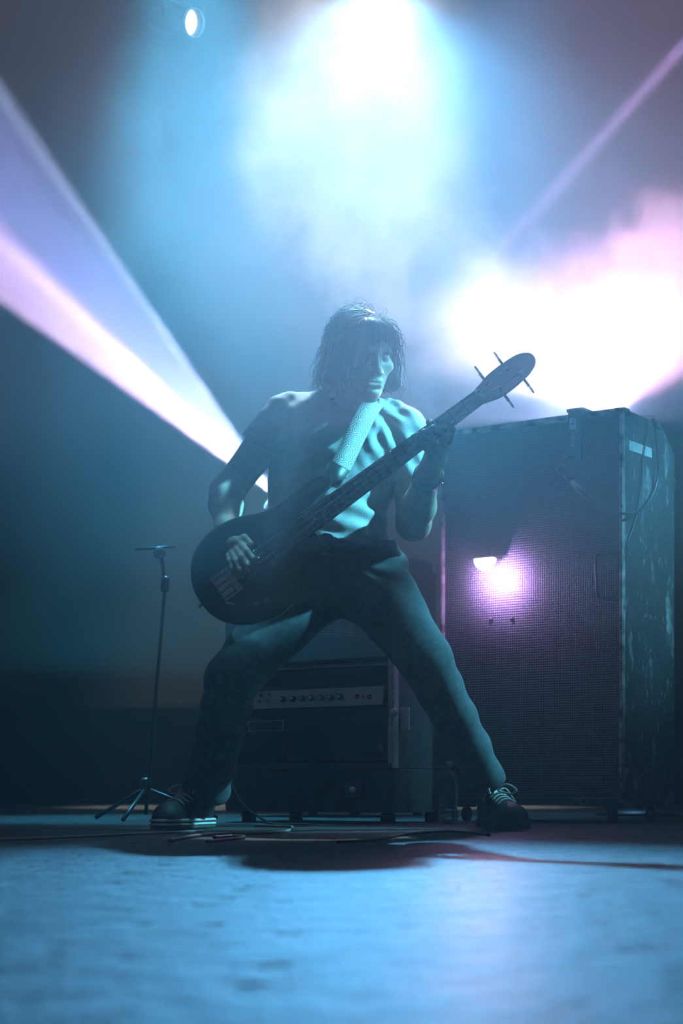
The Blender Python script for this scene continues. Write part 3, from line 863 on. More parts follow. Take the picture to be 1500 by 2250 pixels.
sw = [wx, wx, V3(0.85, 0.1, -0.45), V3(0.9, 0.15, -0.35), V3(1, 0.1, -0.2), V3(1, 0, -0.1), V3(1, 0, 0.2), V3(0.8, 0, 0.5), V3(0.7, 0, 0.7), V3(0.6, 0, 0.75), V3(0.5, 0.3, 0.75), V3(0.4, 0.4, 0.8)]
strap = band('strap', sp, 0.058, 0.003, sw, strap_mat(), bass)
strap['label'] = 'pale woven strap with a floral band pattern'
tab = band('leather_tab', [PP(748, 1024, 4.635), PP(738, 1042, 4.61), PP(731, 1058, 4.60), PP(728, 1066, 4.598)], 0.060, 0.005, [wx] * 4, M['black_leather'], strap, taper=lambda t: 1.0 - 0.62 * t ** 1.6)
# ------------------------------------------------------------------ backline
M['tolex'] = mat('black_tolex', (0.020, 0.021, 0.024), 0.55, var=0.4, scale=25, bump=0.35, bscale=260)
M['alu'] = mat('brushed_aluminium', (0.55, 0.56, 0.58), 0.4, metal=0.6, var=0.12, scale=30, stretch=(0.3, 1, 8))
M['tape'] = mat('pale_gaffer_tape', (0.42, 0.43, 0.44), 0.8, var=0.2, scale=70)
M['worn_rimlit_edge'] = mat('worn_rimlit_piping', (0.22, 0.20, 0.20), 0.6, var=0.8, scale=26)
M['cable'] = mat('black_rubber_cable', (0.022, 0.022, 0.024), 0.42, var=0.1)
M['grey_cable'] = mat('grey_rubber_cable', (0.20, 0.21, 0.22), 0.45, var=0.1)
def scuffed_mat():
    m, n, l = new_mat('scuffed_black_tolex')
    b = n['Principled BSDF']; b.inputs['Roughness'].default_value = 0.6
    tc = n.new('ShaderNodeTexCoord'); mp = n.new('ShaderNodeMapping'); mp.inputs['Scale'].default_value = (1, 1, 0.42)
    l.new(tc.outputs['Object'], mp.inputs['Vector'])
    out = None
    for sc_, lo_, hi_, am in ((9.0, 0.58, 0.72, 0.8), (34.0, 0.59, 0.70, 0.6), (120.0, 0.55, 0.74, 0.25)):
        t = n.new('ShaderNodeTexNoise'); t.inputs['Scale'].default_value = sc_; t.inputs['Detail'].default_value = 6; t.inputs['Roughness'].default_value = 0.7
        l.new(mp.outputs[0], t.inputs['Vector'])
        r = n.new('ShaderNodeMapRange'); r.inputs['From Min'].default_value = lo_; r.inputs['From Max'].default_value = hi_; r.inputs['To Max'].default_value = am
        l.new(t.outputs['Fac'], r.inputs['Value'])
        if out is None: out = r.outputs[0]
        else:
            a = n.new('ShaderNodeMath'); a.operation = 'ADD'; a.use_clamp = True
            l.new(out, a.inputs[0]); l.new(r.outputs[0], a.inputs[1]); out = a.outputs[0]
    rp = n.new('ShaderNodeValToRGB')
    rp.color_ramp.elements[0].color = (0.024, 0.025, 0.028, 1); rp.color_ramp.elements[1].color = (0.42, 0.43, 0.44, 1)
    l.new(out, rp.inputs[0]); l.new(rp.outputs[0], b.inputs['Base Color'])
    bp = n.new('ShaderNodeBump'); bp.inputs['Strength'].default_value = 0.4; bp.inputs['Distance'].default_value = 0.003
    l.new(out, bp.inputs['Height']); l.new(bp.outputs[0], b.inputs['Normal'])
    return m
M['scuffed'] = scuffed_mat()
def grille_mat(name, base, thread, sx):
    m, n, l = new_mat(name)
    b = n['Principled BSDF']; b.inputs['Roughness'].default_value = 0.5
    uv = n.new('ShaderNodeUVMap')
    mp = n.new('ShaderNodeMapping'); mp.inputs['Scale'].default_value = (sx, sx, 1)
    l.new(uv.outputs[0], mp.inputs[0])
    ws = []
    for d_ in ('X', 'Y'):
        w = n.new('ShaderNodeTexWave'); w.bands_direction = d_; w.inputs['Scale'].default_value = 1.0
        w.inputs['Distortion'].default_value = 0.6; w.inputs['Detail Scale'].default_value = 0.4
        l.new(mp.outputs[0], w.inputs['Vector']); ws.append(w.outputs['Fac'])
    mul = n.new('ShaderNodeMath'); mul.operation = 'MULTIPLY'; l.new(ws[0], mul.inputs[0]); l.new(ws[1], mul.inputs[1])
    rp = n.new('ShaderNodeValToRGB')
    rp.color_ramp.elements[0].position = 0.15; rp.color_ramp.elements[1].position = 0.85
    rp.color_ramp.elements[0].color = base + (1,); rp.color_ramp.elements[1].color = thread + (1,)
    l.new(mul.outputs[0], rp.inputs[0]); l.new(rp.outputs[0], b.inputs['Base Color'])
    bp = n.new('ShaderNodeBump'); bp.inputs['Strength'].default_value = 0.8; bp.inputs['Distance'].default_value = 0.002
    l.new(mul.outputs[0], bp.inputs['Height']); l.new(bp.outputs[0], b.inputs['Normal'])
    return m
class Frame:                                    # local axes of a cabinet: a along its front, d into its depth, z up
    def __init__(self, o, yaw, flip=1):
        self.o = Vector((o[0], o[1], 0))
        self.a = Vector((math.cos(yaw), -math.sin(yaw), 0))
        self.d = Vector((math.sin(yaw), math.cos(yaw), 0))
    def at(self, a, d, z): return self.o + self.a * a + self.d * d + Vector((0, 0, z))
    def mx(self, a, d, z): return frame_m(self.at(a, d, z), self.a, self.d, Vector((0, 0, 1)))
    def pix(self, x, y, d=0.0):                  # local (a, z) where a photo pixel's ray meets the plane at depth d
        r = Vector(((x - 750) / F, 1, (HY - y) / F))
        o = Vector((0, 0, H)); q = self.at(0, d, 0)
        t = (q - o).dot(self.d) / r.dot(self.d)
        h = o + r * t
        return (h - self.o).dot(self.a), h.z
    def pix_side(self, x, y, a=0.0):             # local (d, z) on the side plane at a
        r = Vector(((x - 750) / F, 1, (HY - y) / F))
        o = Vector((0, 0, H)); q = self.at(a, 0, 0)
        t = (q - o).dot(self.a) / r.dot(self.a)
        h = o + r * t
        return (h - self.o).dot(self.d), h.z
def prism(name, fr, prof, a0, a1, m, parent, bev=0.0):    # profile of (d, z) swept along the front
    bm = bmesh.new()
    vs = [bm.verts.new(fr.at(a0, d, z)) for d, z in prof]
    f = bm.faces.new(vs)
    r = bmesh.ops.extrude_face_region(bm, geom=[f])
    bmesh.ops.translate(bm, verts=[v for v in r['geom'] if isinstance(v, bmesh.types.BMVert)], vec=fr.a * (a1 - a0))
    bmesh.ops.recalc_face_normals(bm, faces=bm.faces)
    if bev: bmesh.ops.bevel(bm, geom=bm.edges[:], offset=bev, segments=2, affect='EDGES', profile=0.6)
    return bm_obj(name, bm, m, parent)
def cloth(name, fr, a0, a1, z0, z1, d, m, parent):
    bm = bmesh.new(); uvl = bm.loops.layers.uv.new('UVMap')
    na, nz = 12, 24
    g = [[bm.verts.new(fr.at(a0 + (a1 - a0) * i / na, d - 0.004 * math.sin(math.pi * i / na) * math.sin(math.pi * j / nz), z0 + (z1 - z0) * j / nz)) for j in range(nz + 1)] for i in range(na + 1)]
    for i in range(na):
        for j in range(nz):
            f = bm.faces.new((g[i][j], g[i + 1][j], g[i + 1][j + 1], g[i][j + 1]))
            for lp, (p, q) in zip(f.loops, ((i, j), (i + 1, j), (i + 1, j + 1), (i, j + 1))):
                lp[uvl].uv = ((a1 - a0) * p / na, (z1 - z0) * q / nz)
    return bm_obj(name, bm, m, parent, True)
def bar_between(name, p0, p1, w, t, m, parent, up):
    p0, p1 = Vector(p0), Vector(p1)
    x = (p1 - p0); L = x.length; x.normalize()
    y = Vector(up).cross(x).normalized(); z = x.cross(y)
    return boxm(name, L, w, t, frame_m((p0 + p1) / 2, x, y, z), m, parent, min(w, t) * 0.2)

# ---- tall bass cabinet on the right
TH = math.radians(34)
W8, ZB, ZT = 0.721, 0.065, 1.424
FR = Vector((0.961, 5.6, 0))
fr8 = Frame(FR - Vector((math.cos(TH), -math.sin(TH), 0)) * W8, TH)
cab = empty('bass_cabinet', fr8.at(W8 / 2, 0.22, 0), 'tall worn black speaker cabinet with a lit lamp on its grille, right of the player', 'speaker')
prof = [(0.02, ZB), (0.02, ZT), (0.33, ZT), (0.455, ZT - 0.087), (0.455, ZB)]
prism('shell', fr8, prof, 0, W8, M['scuffed'], cab, 0.006)
E_ = 0.012
M['grille'] = grille_mat('woven_grille_cloth', (0.016, 0.017, 0.019), (0.075, 0.077, 0.082), 36.0)
cloth('grille_cloth', fr8, E_, W8 - E_ - 0.004, ZB + 0.03, ZT - 0.02, 0.012, M['grille'], cab)
for a in (E_ * 0.5, W8 - E_ * 0.5):
    boxm('edge_piping', E_, 0.028, ZT - ZB - 0.01, fr8.mx(a, 0.009, (ZT + ZB) / 2), M['worn_rimlit_edge'], cab, 0.004)
for z, m_ in ((ZB + 0.015, M['tolex']), (ZT - 0.008, M['worn_rimlit_edge'])):  # lighter top piping stands in for rim light along the top edge
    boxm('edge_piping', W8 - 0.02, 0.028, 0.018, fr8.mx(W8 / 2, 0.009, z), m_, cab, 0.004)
for a, d in ((0, 0.02), (W8, 0.02), (0, 0.33), (W8, 0.33)):
    c_ = boxm('corner_protector', 0.05, 0.05, 0.026, fr8.mx(a + (0.021 if a == 0 else -0.021), d + (0.012 if d < 0.1 else -0.03), ZT - 0.008), M['black_paint'], cab, 0.008)
# tape on the side, recessed bar handle, two grille studs, castors
d0, z0 = fr8.pix_side(1381, 978, W8 + 0.001); d1, z1 = fr8.pix_side(1431, 996, W8 + 0.001)
bar_between('tape_strip', fr8.at(W8 + 0.0015, d0, z0), fr8.at(W8 + 0.0015, d1, z1), 0.034, 0.002, M['tape'], cab, fr8.a)
a0, z0 = fr8.pix(1311, 1218, 0.0); a1, z1 = fr8.pix(1314, 1312, 0.0)
h_ = tube('handle', [fr8.at(a0, 0.012, z0), fr8.at(a0, -0.006, z0 - 0.012), fr8.at((a0 + a1) / 2, -0.010, (z0 + z1) / 2), fr8.at(a1, -0.006, z1 + 0.012), fr8.at(a1, 0.012, z1)], 0.006, M['black_paint'], cab, 8, 6)
for x, y in ((1076, 1361), (1123, 1360)):
    a, z = fr8.pix(x, y, 0.0)
    lathe('grille_stud', [(0.007, 0.0), (0.008, 0.006), (0.006, 0.012), (0.003, 0.014)], M['black_paint'], cab, 14, z_to(fr8.at(a, 0.012, z), -fr8.d))
for a in (0.07, W8 - 0.07):
    for d in (0.07, 0.40):
        cw = boxm('caster', 0.05, 0.05, 0.012, fr8.mx(a, d, ZB - 0.006), M['black_paint'], cab, 0.002)
        lathe('wheel', [(0.022, -0.011), (0.027, -0.008), (0.027, 0.008), (0.022, 0.011)], M['dark_rubber'], cw, 18, frame_m(fr8.at(a, d, 0.028), fr8.d, Vector((0, 0, 1)), fr8.a))

# ---- lamp clamped to the grille
GLA, GLZ = fr8.pix(1066, 1241, -0.05)
gl_c = fr8.at(GLA, -0.05, GLZ)
lampg = empty('clamp_lamp', gl_c, 'small glowing hooded lamp fixed to the front of the tall speaker cabinet', 'lamp')
prf = [(0.0435, 0.0), (0.042, 0.008), (0.036, 0.018), (0.024, 0.026), (0.010, 0.030), (0.001, 0.0305)]
vs, fs = [], []
K = 24                                           # half dome: flat top, bulging lens towards the house
for i in range(K + 1):
    t = math.pi + math.pi * i / K
    for r, w in prf:
        vs.append(fr8.at(GLA + r * math.cos(t) * 1.0, -0.05 - w, GLZ + 0.019 + r * math.sin(t) * 0.92))
kk = len(prf)
for i in range(K):
    for j in range(kk - 1): fs.append((i * kk + j, (i + 1) * kk + j, (i + 1) * kk + j + 1, i * kk + j + 1))
fs.append(tuple(i * kk for i in range(K + 1)))
fs.append(tuple(range(kk)) + tuple(K * kk + j for j in range(kk - 1))[::-1])
M['lamp_glass'] = emit('lit_lamp_lens', (1.0, 0.78, 0.93), 24.0)
py_obj('lens', vs, fs, M['lamp_glass'], lampg)
boxm('hood', 0.094, 0.070, 0.006, fr8.mx(GLA, -0.045, GLZ + 0.024), M['black_paint'], lampg, 0.002)
boxm('clamp', 0.02, 0.045, 0.05, fr8.mx(GLA, -0.012, GLZ + 0.045), M['black_paint'], lampg, 0.003)
def point(name, loc, power, color, r):
    d = bpy.data.lights.new(name, 'POINT'); d.energy = power; d.color = color; d.shadow_soft_size = r
    o = bpy.data.objects.new(name, d); o.location = loc; COL.objects.link(o); return o
spot('clamp_lamp_beam', fr8.at(GLA, -0.095, GLZ), (0.36, 1.15, 0.0), 24.0, (1.0, 0.66, 0.95), 18, 0.9, 0.02)
point('clamp_lamp_spill', fr8.at(GLA + 0.012, -0.085, GLZ - 0.050), 4.5, (0.66, 0.34, 1.0), 0.012)
spot('clamp_lamp_light', fr8.at(GLA + 0.018, -0.105, GLZ - 0.040), fr8.at(GLA + 0.022, 0.02, GLZ - 0.052), 30.0, (0.62, 0.32, 1.0), 124, 1.0, 0.010)

# ---- flat hanger bar over the cabinet top with printed labels, and the microphone it holds
def label_mat():
    m, n, l = new_mat('printed_label')
    n['Principled BSDF'].inputs['Base Color'].default_value = (0.55, 0.56, 0.57, 1)
    n['Principled BSDF'].inputs['Roughness'].default_value = 0.6
    return m
M['label'] = label_mat()
M['ink'] = mat('black_ink', (0.015, 0.015, 0.016), 0.7, var=0.1)
ha, hz = fr8.pix(1263, 905, -0.012)
_, hb = fr8.pix(1262, 1012, -0.012)
hang = empty('microphone_hanger', fr8.at(ha, -0.012, hb), 'flat black hanger bar with two printed stickers over the front of the tall cabinet', 'bracket')
boxm('bar', 0.052, 0.005, ZT + 0.012 - hb, fr8.mx(ha, -0.012, (ZT + 0.012 + hb) / 2), M['black_paint'], hang, 0.0015)
boxm('top_hook', 0.066, 0.26, 0.012, fr8.mx(ha, 0.115, ZT + 0.012), M['black_paint'], hang, 0.004)
def sticker(x0, y0, x1, y1):
    a0, z0 = fr8.pix(x0, y1, -0.0155); a1, z1 = fr8.pix(x1, y0, -0.0155)
    s = boxm('sticker', a1 - a0, 0.0006, z1 - z0, fr8.mx((a0 + a1) / 2, -0.0152, (z0 + z1) / 2), M['label'], hang)
    return s, (a0 + a1) / 2, a1 - a0, z0, z1
def ink(parent, a, z, w, h, rot=0.0):
    mx = fr8.mx(a, -0.0158, z) @ Matrix.Rotation(rot, 4, 'Y')
    return boxm('print', w, 0.0006, h, mx, M['ink'], parent)
s1, sa, sw_, sz0, sz1 = sticker(1251, 917.5, 1264.5, 944.5)
zz = sz1 - 0.013                                    # a boxed letter Z above small lines of print
ink(s1, sa, zz + 0.0085, sw_ * 0.72, 0.0032); ink(s1, sa, zz - 0.0085, sw_ * 0.72, 0.0032)
ink(s1, sa, zz, sw_ * 0.82, 0.0034, -math.radians(46))
for i in range(4): ink(s1, sa - sw_ * 0.27 + sw_ * 0.18 * i, sz0 + 0.0085, sw_ * 0.07, 0.009)
ink(s1, sa, sz0 + 0.0165, sw_ * 0.8, 0.0015)
s2, sa, sw_, sz0, sz1 = sticker(1253.5, 949, 1262, 981)
n_ = 8
for i in range(n_):
    z = sz0 + (sz1 - sz0) * (i + 0.7) / (n_ + 0.4)
    ink(s2, sa - sw_ * 0.02, z, sw_ * 0.5, 0.0014)
    if i % 3 != 2: ink(s2, sa + (sw_ * 0.2 if i % 2 else -sw_ * 0.2), z - 0.0022, 0.0013, 0.0036)
a_c, z_c = fr8.pix(1242, 1003, -0.03)
boxm('clip_knob', 0.024, 0.02, 0.014, fr8.mx(a_c, -0.03, z_c) @ Matrix.Rotation(math.radians(-12), 4, 'Y'), M['guard'], hang, 0.003)
tube('clip_arm', [fr8.at(ha, -0.016, hb + 0.01), fr8.at(a_c, -0.03, z_c - 0.008), fr8.at(*[(q[0], -0.045, q[1]) for q in [fr8.pix(1246, 1038, -0.045)]][0])], 0.007, M['black_paint'], hang, 8, 5)
m0 = fr8.at(*[(q[0], -0.05, q[1]) for q in [fr8.pix(1228, 1026, -0.05)]][0])
m1 = fr8.at(*[(q[0], -0.062, q[1]) for q in [fr8.pix(1286, 1090, -0.062)]][0])
mic = empty('microphone', (m0 + m1) / 2, 'small black microphone with a chrome ring hanging in front of the tall cabinet', 'microphone')
md = (m1 - m0); ml = md.length; md.normalize()
mm = z_to(m0, md)
lathe('grille_head', [(0.004, -0.004), (0.014, 0.0), (0.017, 0.010), (0.017, 0.030), (0.013, 0.036)], M['black_paint'], mic, 18, mm)
lathe('body', [(0.012, 0.034), (0.0125, ml * 0.55), (0.010, ml * 0.68)], M['black_paint'], mic, 18, mm)
lathe('ring', [(0.0125, ml * 0.50), (0.0135, ml * 0.52), (0.0135, ml * 0.78), (0.0125, ml * 0.80)], M['chrome'], mic, 18, mm)
lathe('plug', [(0.009, ml * 0.8), (0.009, ml * 0.97), (0.004, ml * 1.08)], M['black_paint'], mic, 14, mm)
# cables that hang over the cabinet
def fpt(x, y, d):
    a, z = fr8.pix(x, y, d); return N3(fr8.at(a, d, z))
def spt(x, y, g=0.014):
    d, z = fr8.pix_side(x, y, W8 + g); return N3(fr8.at(W8 + g, d, z))
c1 = [N3(m1 + md * 0.004), fpt(1310, 1112, -0.05), fpt(1345, 1126, -0.04), fpt(1372, 1129, -0.03), spt(1395, 1126, 0.02), spt(1420, 1108), spt(1437, 1078), spt(1445, 1040), spt(1443, 990), spt(1438, 945), spt(1434, 922, 0.012), N3(fr8.at(W8 - 0.02, 0.30, ZT + 0.012)), N3(fr8.at(W8 - 0.10, 0.38, ZT - 0.02)), N3(fr8.at(W8 - 0.12, 0.47, ZT - 0.3))]
tag(tube('microphone_cable', c1, 0.0042, M['cable'], None, 8, 8), 'black cable looping from the microphone around the cabinet corner and over its top', 'cable')
c2 = [N3(fr8.at(W8 - 0.03, 0.27, ZT + 0.010)), spt(1427, 930, 0.010), spt(1418, 970, 0.008), spt(1411, 1020, 0.007), spt(1408, 1070, 0.007), spt(1400, 1120, 0.008), spt(1390, 1160, 0.007), spt(1379, 1190, 0.007), spt(1374, 1230, 0.007)]
tag(tube('thin_cable', c2, 0.0026, M['cable'], None, 6, 6), 'thin black cable hanging straight down the worn side of the tall cabinet', 'cable')

# ---- amplifier in an open flight case behind the player
fra = Frame((0, 0), math.radians(36))
FA = Vector((0.173, 5.55, 0)); WA = 0.735
fra.o = FA - fra.a * WA
zA0, zA1 = 0.190, 0.125 + 290 * 5.55 / F
case = empty('flight_case', fra.at(WA / 2, 0.2, 0.19), 'open flight case with aluminium edges behind the player, an amplifier inside it', 'case')
DA = 0.40
for nm, a0, a1, d0, d1, z0, z1 in (('bottom_panel', 0, WA, 0, DA, zA0, zA0 + 0.012), ('top_panel', 0, WA, 0, DA, zA1 - 0.012, zA1), ('side_panel', 0, 0.012, 0, DA, zA0 + 0.012, zA1 - 0.012),
                                   ('side_panel', WA - 0.012, WA, 0, DA, zA0 + 0.012, zA1 - 0.012), ('back_panel', 0.012, WA - 0.012, DA - 0.012, DA, zA0 + 0.012, zA1 - 0.012)):
    boxm(nm, a1 - a0, d1 - d0, z1 - z0, fra.mx((a0 + a1) / 2, (d0 + d1) / 2, (z0 + z1) / 2), M['tolex'], case, 0.002)
boxm('front_edge', WA, 0.006, 0.020, fra.mx(WA / 2, -0.004, zA0 + 0.010), M['guard'], case, 0.001)
for a, w_ in ((0.011, 0.022), (WA - 0.007, 0.014)):
    boxm('front_edge', w_, 0.006, zA1 - zA0 - 0.02, fra.mx(a, -0.004, (zA0 + zA1) / 2), M['alu'], case, 0.001)
ru = boxm('corner_edge', 0.010, 0.030, zA1 - zA0, fra.mx(WA + 0.002, 0.012, (zA0 + zA1) / 2), M['alu'], case, 0.002)
la, lz = fra.pix(868, 1578, -0.006)
lt = boxm('butterfly_latch', 0.060, 0.010, 0.075, fra.mx(WA + 0.004, 0.05, lz), M['alu'], case, 0.002)
lathe('latch_knob', [(0.016, 0), (0.017, 0.008), (0.010, 0.014)], M['chrome'], lt, 14, z_to(fra.at(WA + 0.008, -0.002, lz + 0.02), -fra.d))
# amplifier head
amp = empty('amplifier_head', fra.at(WA / 2, 0.12, zA0 + 0.012), 'black amplifier head with a silver control strip and a row of knobs', 'amplifier')
ai0, ai1 = 0.024, WA - 0.030
zt = zA1 - 0.013
boxm('cabinet', ai1 - ai0, 0.28, zt - zA0 - 0.016, fra.mx((ai0 + ai1) / 2, 0.19, (zt + zA0 + 0.016) / 2), M['tolex'], amp, 0.004)
az0 = fra.pix(720, 1466, 0.0)[1]
prism('top_strip', fra, [(0.028, az0), (0.004, az0), (0.018, zt - 0.002), (0.03, zt - 0.002)], ai0, ai1, M['alu'], amp, 0.001)
for x in (600, 645, 690, 745, 790, 835):
    a, z = fra.pix(x, 1455, 0.008)
    lathe('rivet', [(0.0035, 0), (0.003, 0.002), (0.001, 0.003)], M['steel'], amp, 8, z_to(fra.at(a, 0.0105, (az0 + zt) / 2), -fra.d))
boxm('upper_grille', ai1 - ai0 - 0.02, 0.008, 0.058, fra.mx((ai0 + ai1) / 2, 0.044, az0 - 0.034), M['black_paint'], amp, 0.001)
pa1 = fra.pix(840, 1530, 0.02)[0]
pz0, pz1 = fra.pix(720, 1553, 0.02)[1], fra.pix(720, 1512, 0.02)[1]
boxm('control_panel', pa1 - ai0 - 0.01, 0.010, pz1 - pz0, fra.mx((pa1 + ai0 + 0.01) / 2, 0.030, (pz0 + pz1) / 2) @ Matrix.Rotation(math.radians(-10), 4, 'X'), M['alu'], amp, 0.001)
for x in (622, 643, 664, 685, 706, 726, 747):
    a, z = fra.pix(x, 1531, 0.02)
    kb = lathe('control_knob', [(0.0115, 0), (0.011, 0.012), (0.0085, 0.014)], M['black_paint'], amp, 16, z_to(fra.at(a, 0.024, (pz0 + pz1) / 2), -fra.d))
    lathe('knob_cap', [(0.0065, 0.014), (0.0065, 0.0155), (0.002, 0.0157)], M['chrome'], kb, 12, z_to(fra.at(a, 0.024, (pz0 + pz1) / 2), -fra.d))
for x, y, r in ((783, 1531, .009), (797, 1531, .006), (810, 1531, .009), (571, 1528, .006), (590, 1526, .006), (569, 1541, .006), (588, 1540, .006)):
    a, z = fra.pix(x, y, 0.02)
    lathe('jack_socket', [(r, 0), (r, 0.004), (r * 0.5, 0.004), (r * 0.5, 0.001)], M['black_paint'], amp, 14, z_to(fra.at(a, 0.026, z), -fra.d))
lg = fra.pix(720, 1562, 0.02)[1]
boxm('lower_grille', ai1 - ai0 - 0.02, 0.008, lg - zA0 - 0.03, fra.mx((ai0 + ai1) / 2, 0.044, (lg + zA0 + 0.03) / 2), M['black_paint'], amp, 0.001)
ba0, bz0 = fra.pix(545, 1607, 0.035); ba1, bz1 = fra.pix(622, 1583, 0.035)
bd = boxm('badge', ba1 - ba0, 0.004, bz1 - bz0, fra.mx((ba0 + ba1) / 2, 0.038, (bz0 + bz1) / 2), M['black_paint'], amp, 0.001)
for z in (bz0, bz1): boxm('badge_rim', ba1 - ba0, 0.003, 0.0022, fra.mx((ba0 + ba1) / 2, 0.0345, z), M['alu'], bd)
for a in (ba0, ba1): boxm('badge_rim', 0.0022, 0.003, bz1 - bz0, fra.mx(a, 0.0345, (bz0 + bz1) / 2), M['alu'], bd)
a, z = fra.pix(838, 1641, 0.035)
boxm('power_switch', 0.020, 0.008, 0.026, fra.mx(a, 0.037, z), M['guard'], amp, 0.002)
# road case under it
rcase = empty('road_case', fra.at(WA / 2, 0.2, 0), 'low black road case under the open flight case, a latch on its front', 'case')
boxm('shell', WA, DA, 0.150, fra.mx(WA / 2, DA / 2, 0.113), M['tolex'], rcase, 0.003)
a, z = fra.pix(776, 1742, -0.006)
l2 = boxm('butterfly_latch', 0.070, 0.008, 0.062, fra.mx(a, -0.004, 0.115), M['guard'], rcase, 0.002)
lathe('latch_knob', [(0.014, 0), (0.015, 0.006), (0.008, 0.012)], M['chrome'], l2, 14, z_to(fra.at(a, -0.008, 0.115), -fra.d))
for aa in (0.06, WA - 0.06):
    for dd in (0.06, DA - 0.06):
        lathe('foot', [(0.026, 0.0), (0.026, 0.030), (0.022, 0.038)], M['dark_rubber'], rcase, 14, Matrix.Translation(fra.at(aa, dd, 0)))

# ---- second cabinet behind the player, turned the other way
frb = Frame((0, 0), math.radians(30))
NC = Vector((0.074, 6.7, 0)); WB = 0.66; DB = 0.70
frb.o = NC - frb.a * WB
ZB2 = 0.125 + 535 * 6.7 / F
cab2 = empty('speaker_cabinet', frb.at(WB / 2, DB / 2, 0), 'square black speaker cabinet standing behind the player and the flight case', 'speaker')
prism('shell', frb, [(0.02, 0.03), (0.02, ZB2), (DB, ZB2), (DB, 0.03)], 0, WB, M['tolex'], cab2, 0.006)
M['grille2'] = grille_mat('striped_grille_cloth', (0.05, 0.052, 0.056), (0.16, 0.165, 0.175), 30.0)
gz = frb.pix(700, 1402, 0.0)[1]
cloth('grille_cloth', frb, 0.03, WB - 0.03, gz, ZB2 - 0.03, 0.012, M['grille2'], cab2)
boxm('lower_shade_panel', WB - 0.06, 0.012, gz - 0.07, frb.mx(WB / 2, 0.014, (gz + 0.05) / 2), M['tolex'], cab2, 0.002)  # dark panel stands in for the shadow below the grille
for a in (0.015, WB - 0.015): boxm('edge_trim', 0.03, 0.024, ZB2 - 0.04, frb.mx(a, 0.010, ZB2 / 2 + 0.01), M['tolex'], cab2, 0.004)
for d in (0.04, DB - 0.022):
    boxm('corner_protector', 0.012, 0.045, 0.045, frb.mx(WB + 0.001, d, ZB2 - 0.022), M['alu'], cab2, 0.004)
for a in (0.06, WB - 0.06):
    for d in (0.07, DB - 0.07):
        lathe('foot', [(0.022, 0.0), (0.022, 0.024), (0.018, 0.032)], M['dark_rubber'], cab2, 12, Matrix.Translation(frb.at(a, d, 0)))

# ---- stage lamps: round cans with a hanging yoke
def lamp_can(name, loc, aim, r, label, lens_m, group=None, hang=True, length=0.30):
    loc, aim = Vector(loc), Vector(aim)
    e = empty(name, loc, label, 'lamp', group)
    d = (aim - loc).normalized()
    m = z_to(loc, d)
    lathe('housing', [(r * 0.45, -length), (r * 0.8, -length * 0.92), (r, -length * 0.5), (r, 0.03), (r * 0.93, 0.03), (r * 0.93, -0.02)], M['black_paint'], e, 28, m, False)
    lathe('lens', [(r * 0.90, -0.012), (r * 0.7, 0.002), (r * 0.3, 0.010), (r * 0.02, 0.012)], lens_m, e, 28, m)
    lathe('rim', [(r * 1.0, 0.026), (r * 1.06, 0.03), (r * 1.06, 0.045), (r * 1.0, 0.048), (r * 0.95, 0.04)], M['alu'], e, 28, m, False)
    sx = d.cross(Vector((0, 0, 1))).normalized(); up = 1 if hang else -1
    y = [loc - d * 0.12 + sx * (r + 0.015), loc - d * 0.12 + sx * (r + 0.02) + Vector((0, 0, up * r * 1.2)), loc - d * 0.12 + Vector((0, 0, up * r * 1.6)), loc - d * 0.12 - sx * (r + 0.02) + Vector((0, 0, up * r * 1.2)), loc - d * 0.12 - sx * (r + 0.015)]
    tube('yoke', y, 0.010, M['black_paint'], e, 8, 6)
    return e, loc - d * 0.12 + Vector((0, 0, up * r * 1.6))
# visible small lamp high on the left, overhead lamp at the top edge, beam lamp on the second cabinet, lamp behind the tall cabinet
M['lamp_white'] = emit('lit_lamp_white', (0.93, 1.0, 1.0), 30.0)
M['lamp_small'] = emit('lit_lamp_small', (1.0, 0.95, 0.98), 7.0)
M['lamp_pink'] = emit('lit_lamp_pink', (1.0, 0.8, 0.9), 20.0)
sl = P(416, 49, 9.0)
small, y1 = lamp_can('stage_lamp', sl, sl + Vector((0.80, -0.62, -0.36)), S(29, 9.0), 'small lit round stage lamp hanging high up on the left', M['lamp_small'])
top, y2 = lamp_can('stage_lamp', LAMP_TOP, (0.0, 2.2, 1.75), 0.15, 'bright overhead stage lamp at the top edge, glowing in thick smoke', M['lamp_white'])
right, y3 = lamp_can('stage_lamp', LAMP_RIGHT - Vector((-0.05, -0.03, 0.14)), LAMP_RIGHT + Vector((-0.5, -0.1, 0.5)), 0.11, 'bright stage lamp hidden behind the tall cabinet, throwing pink and white light', M['lamp_pink'], hang=False)
left, y4 = lamp_can('stage_lamp', LAMP_LEFT - (P(170, 640, 6.6) - LAMP_LEFT).normalized() * 0.05, P(170, 640, 6.6), 0.075, 'stage lamp behind the player that throws the lilac beam', M['lamp_pink'], hang=False, length=0.18)
# unseen plate added under the hidden lamp to cut its light at the cabinet top
py_obj('added_light_flag', [P(x, y, Y) for Y in (6.95, 7.26) for y in (913.5, 915.5) for x in (1236, 1440)], [(0, 1, 5, 4), (2, 6, 7, 3), (0, 2, 3, 1), (4, 5, 7, 6), (0, 4, 6, 2), (1, 3, 7, 5)], M['black_paint'], right, False)
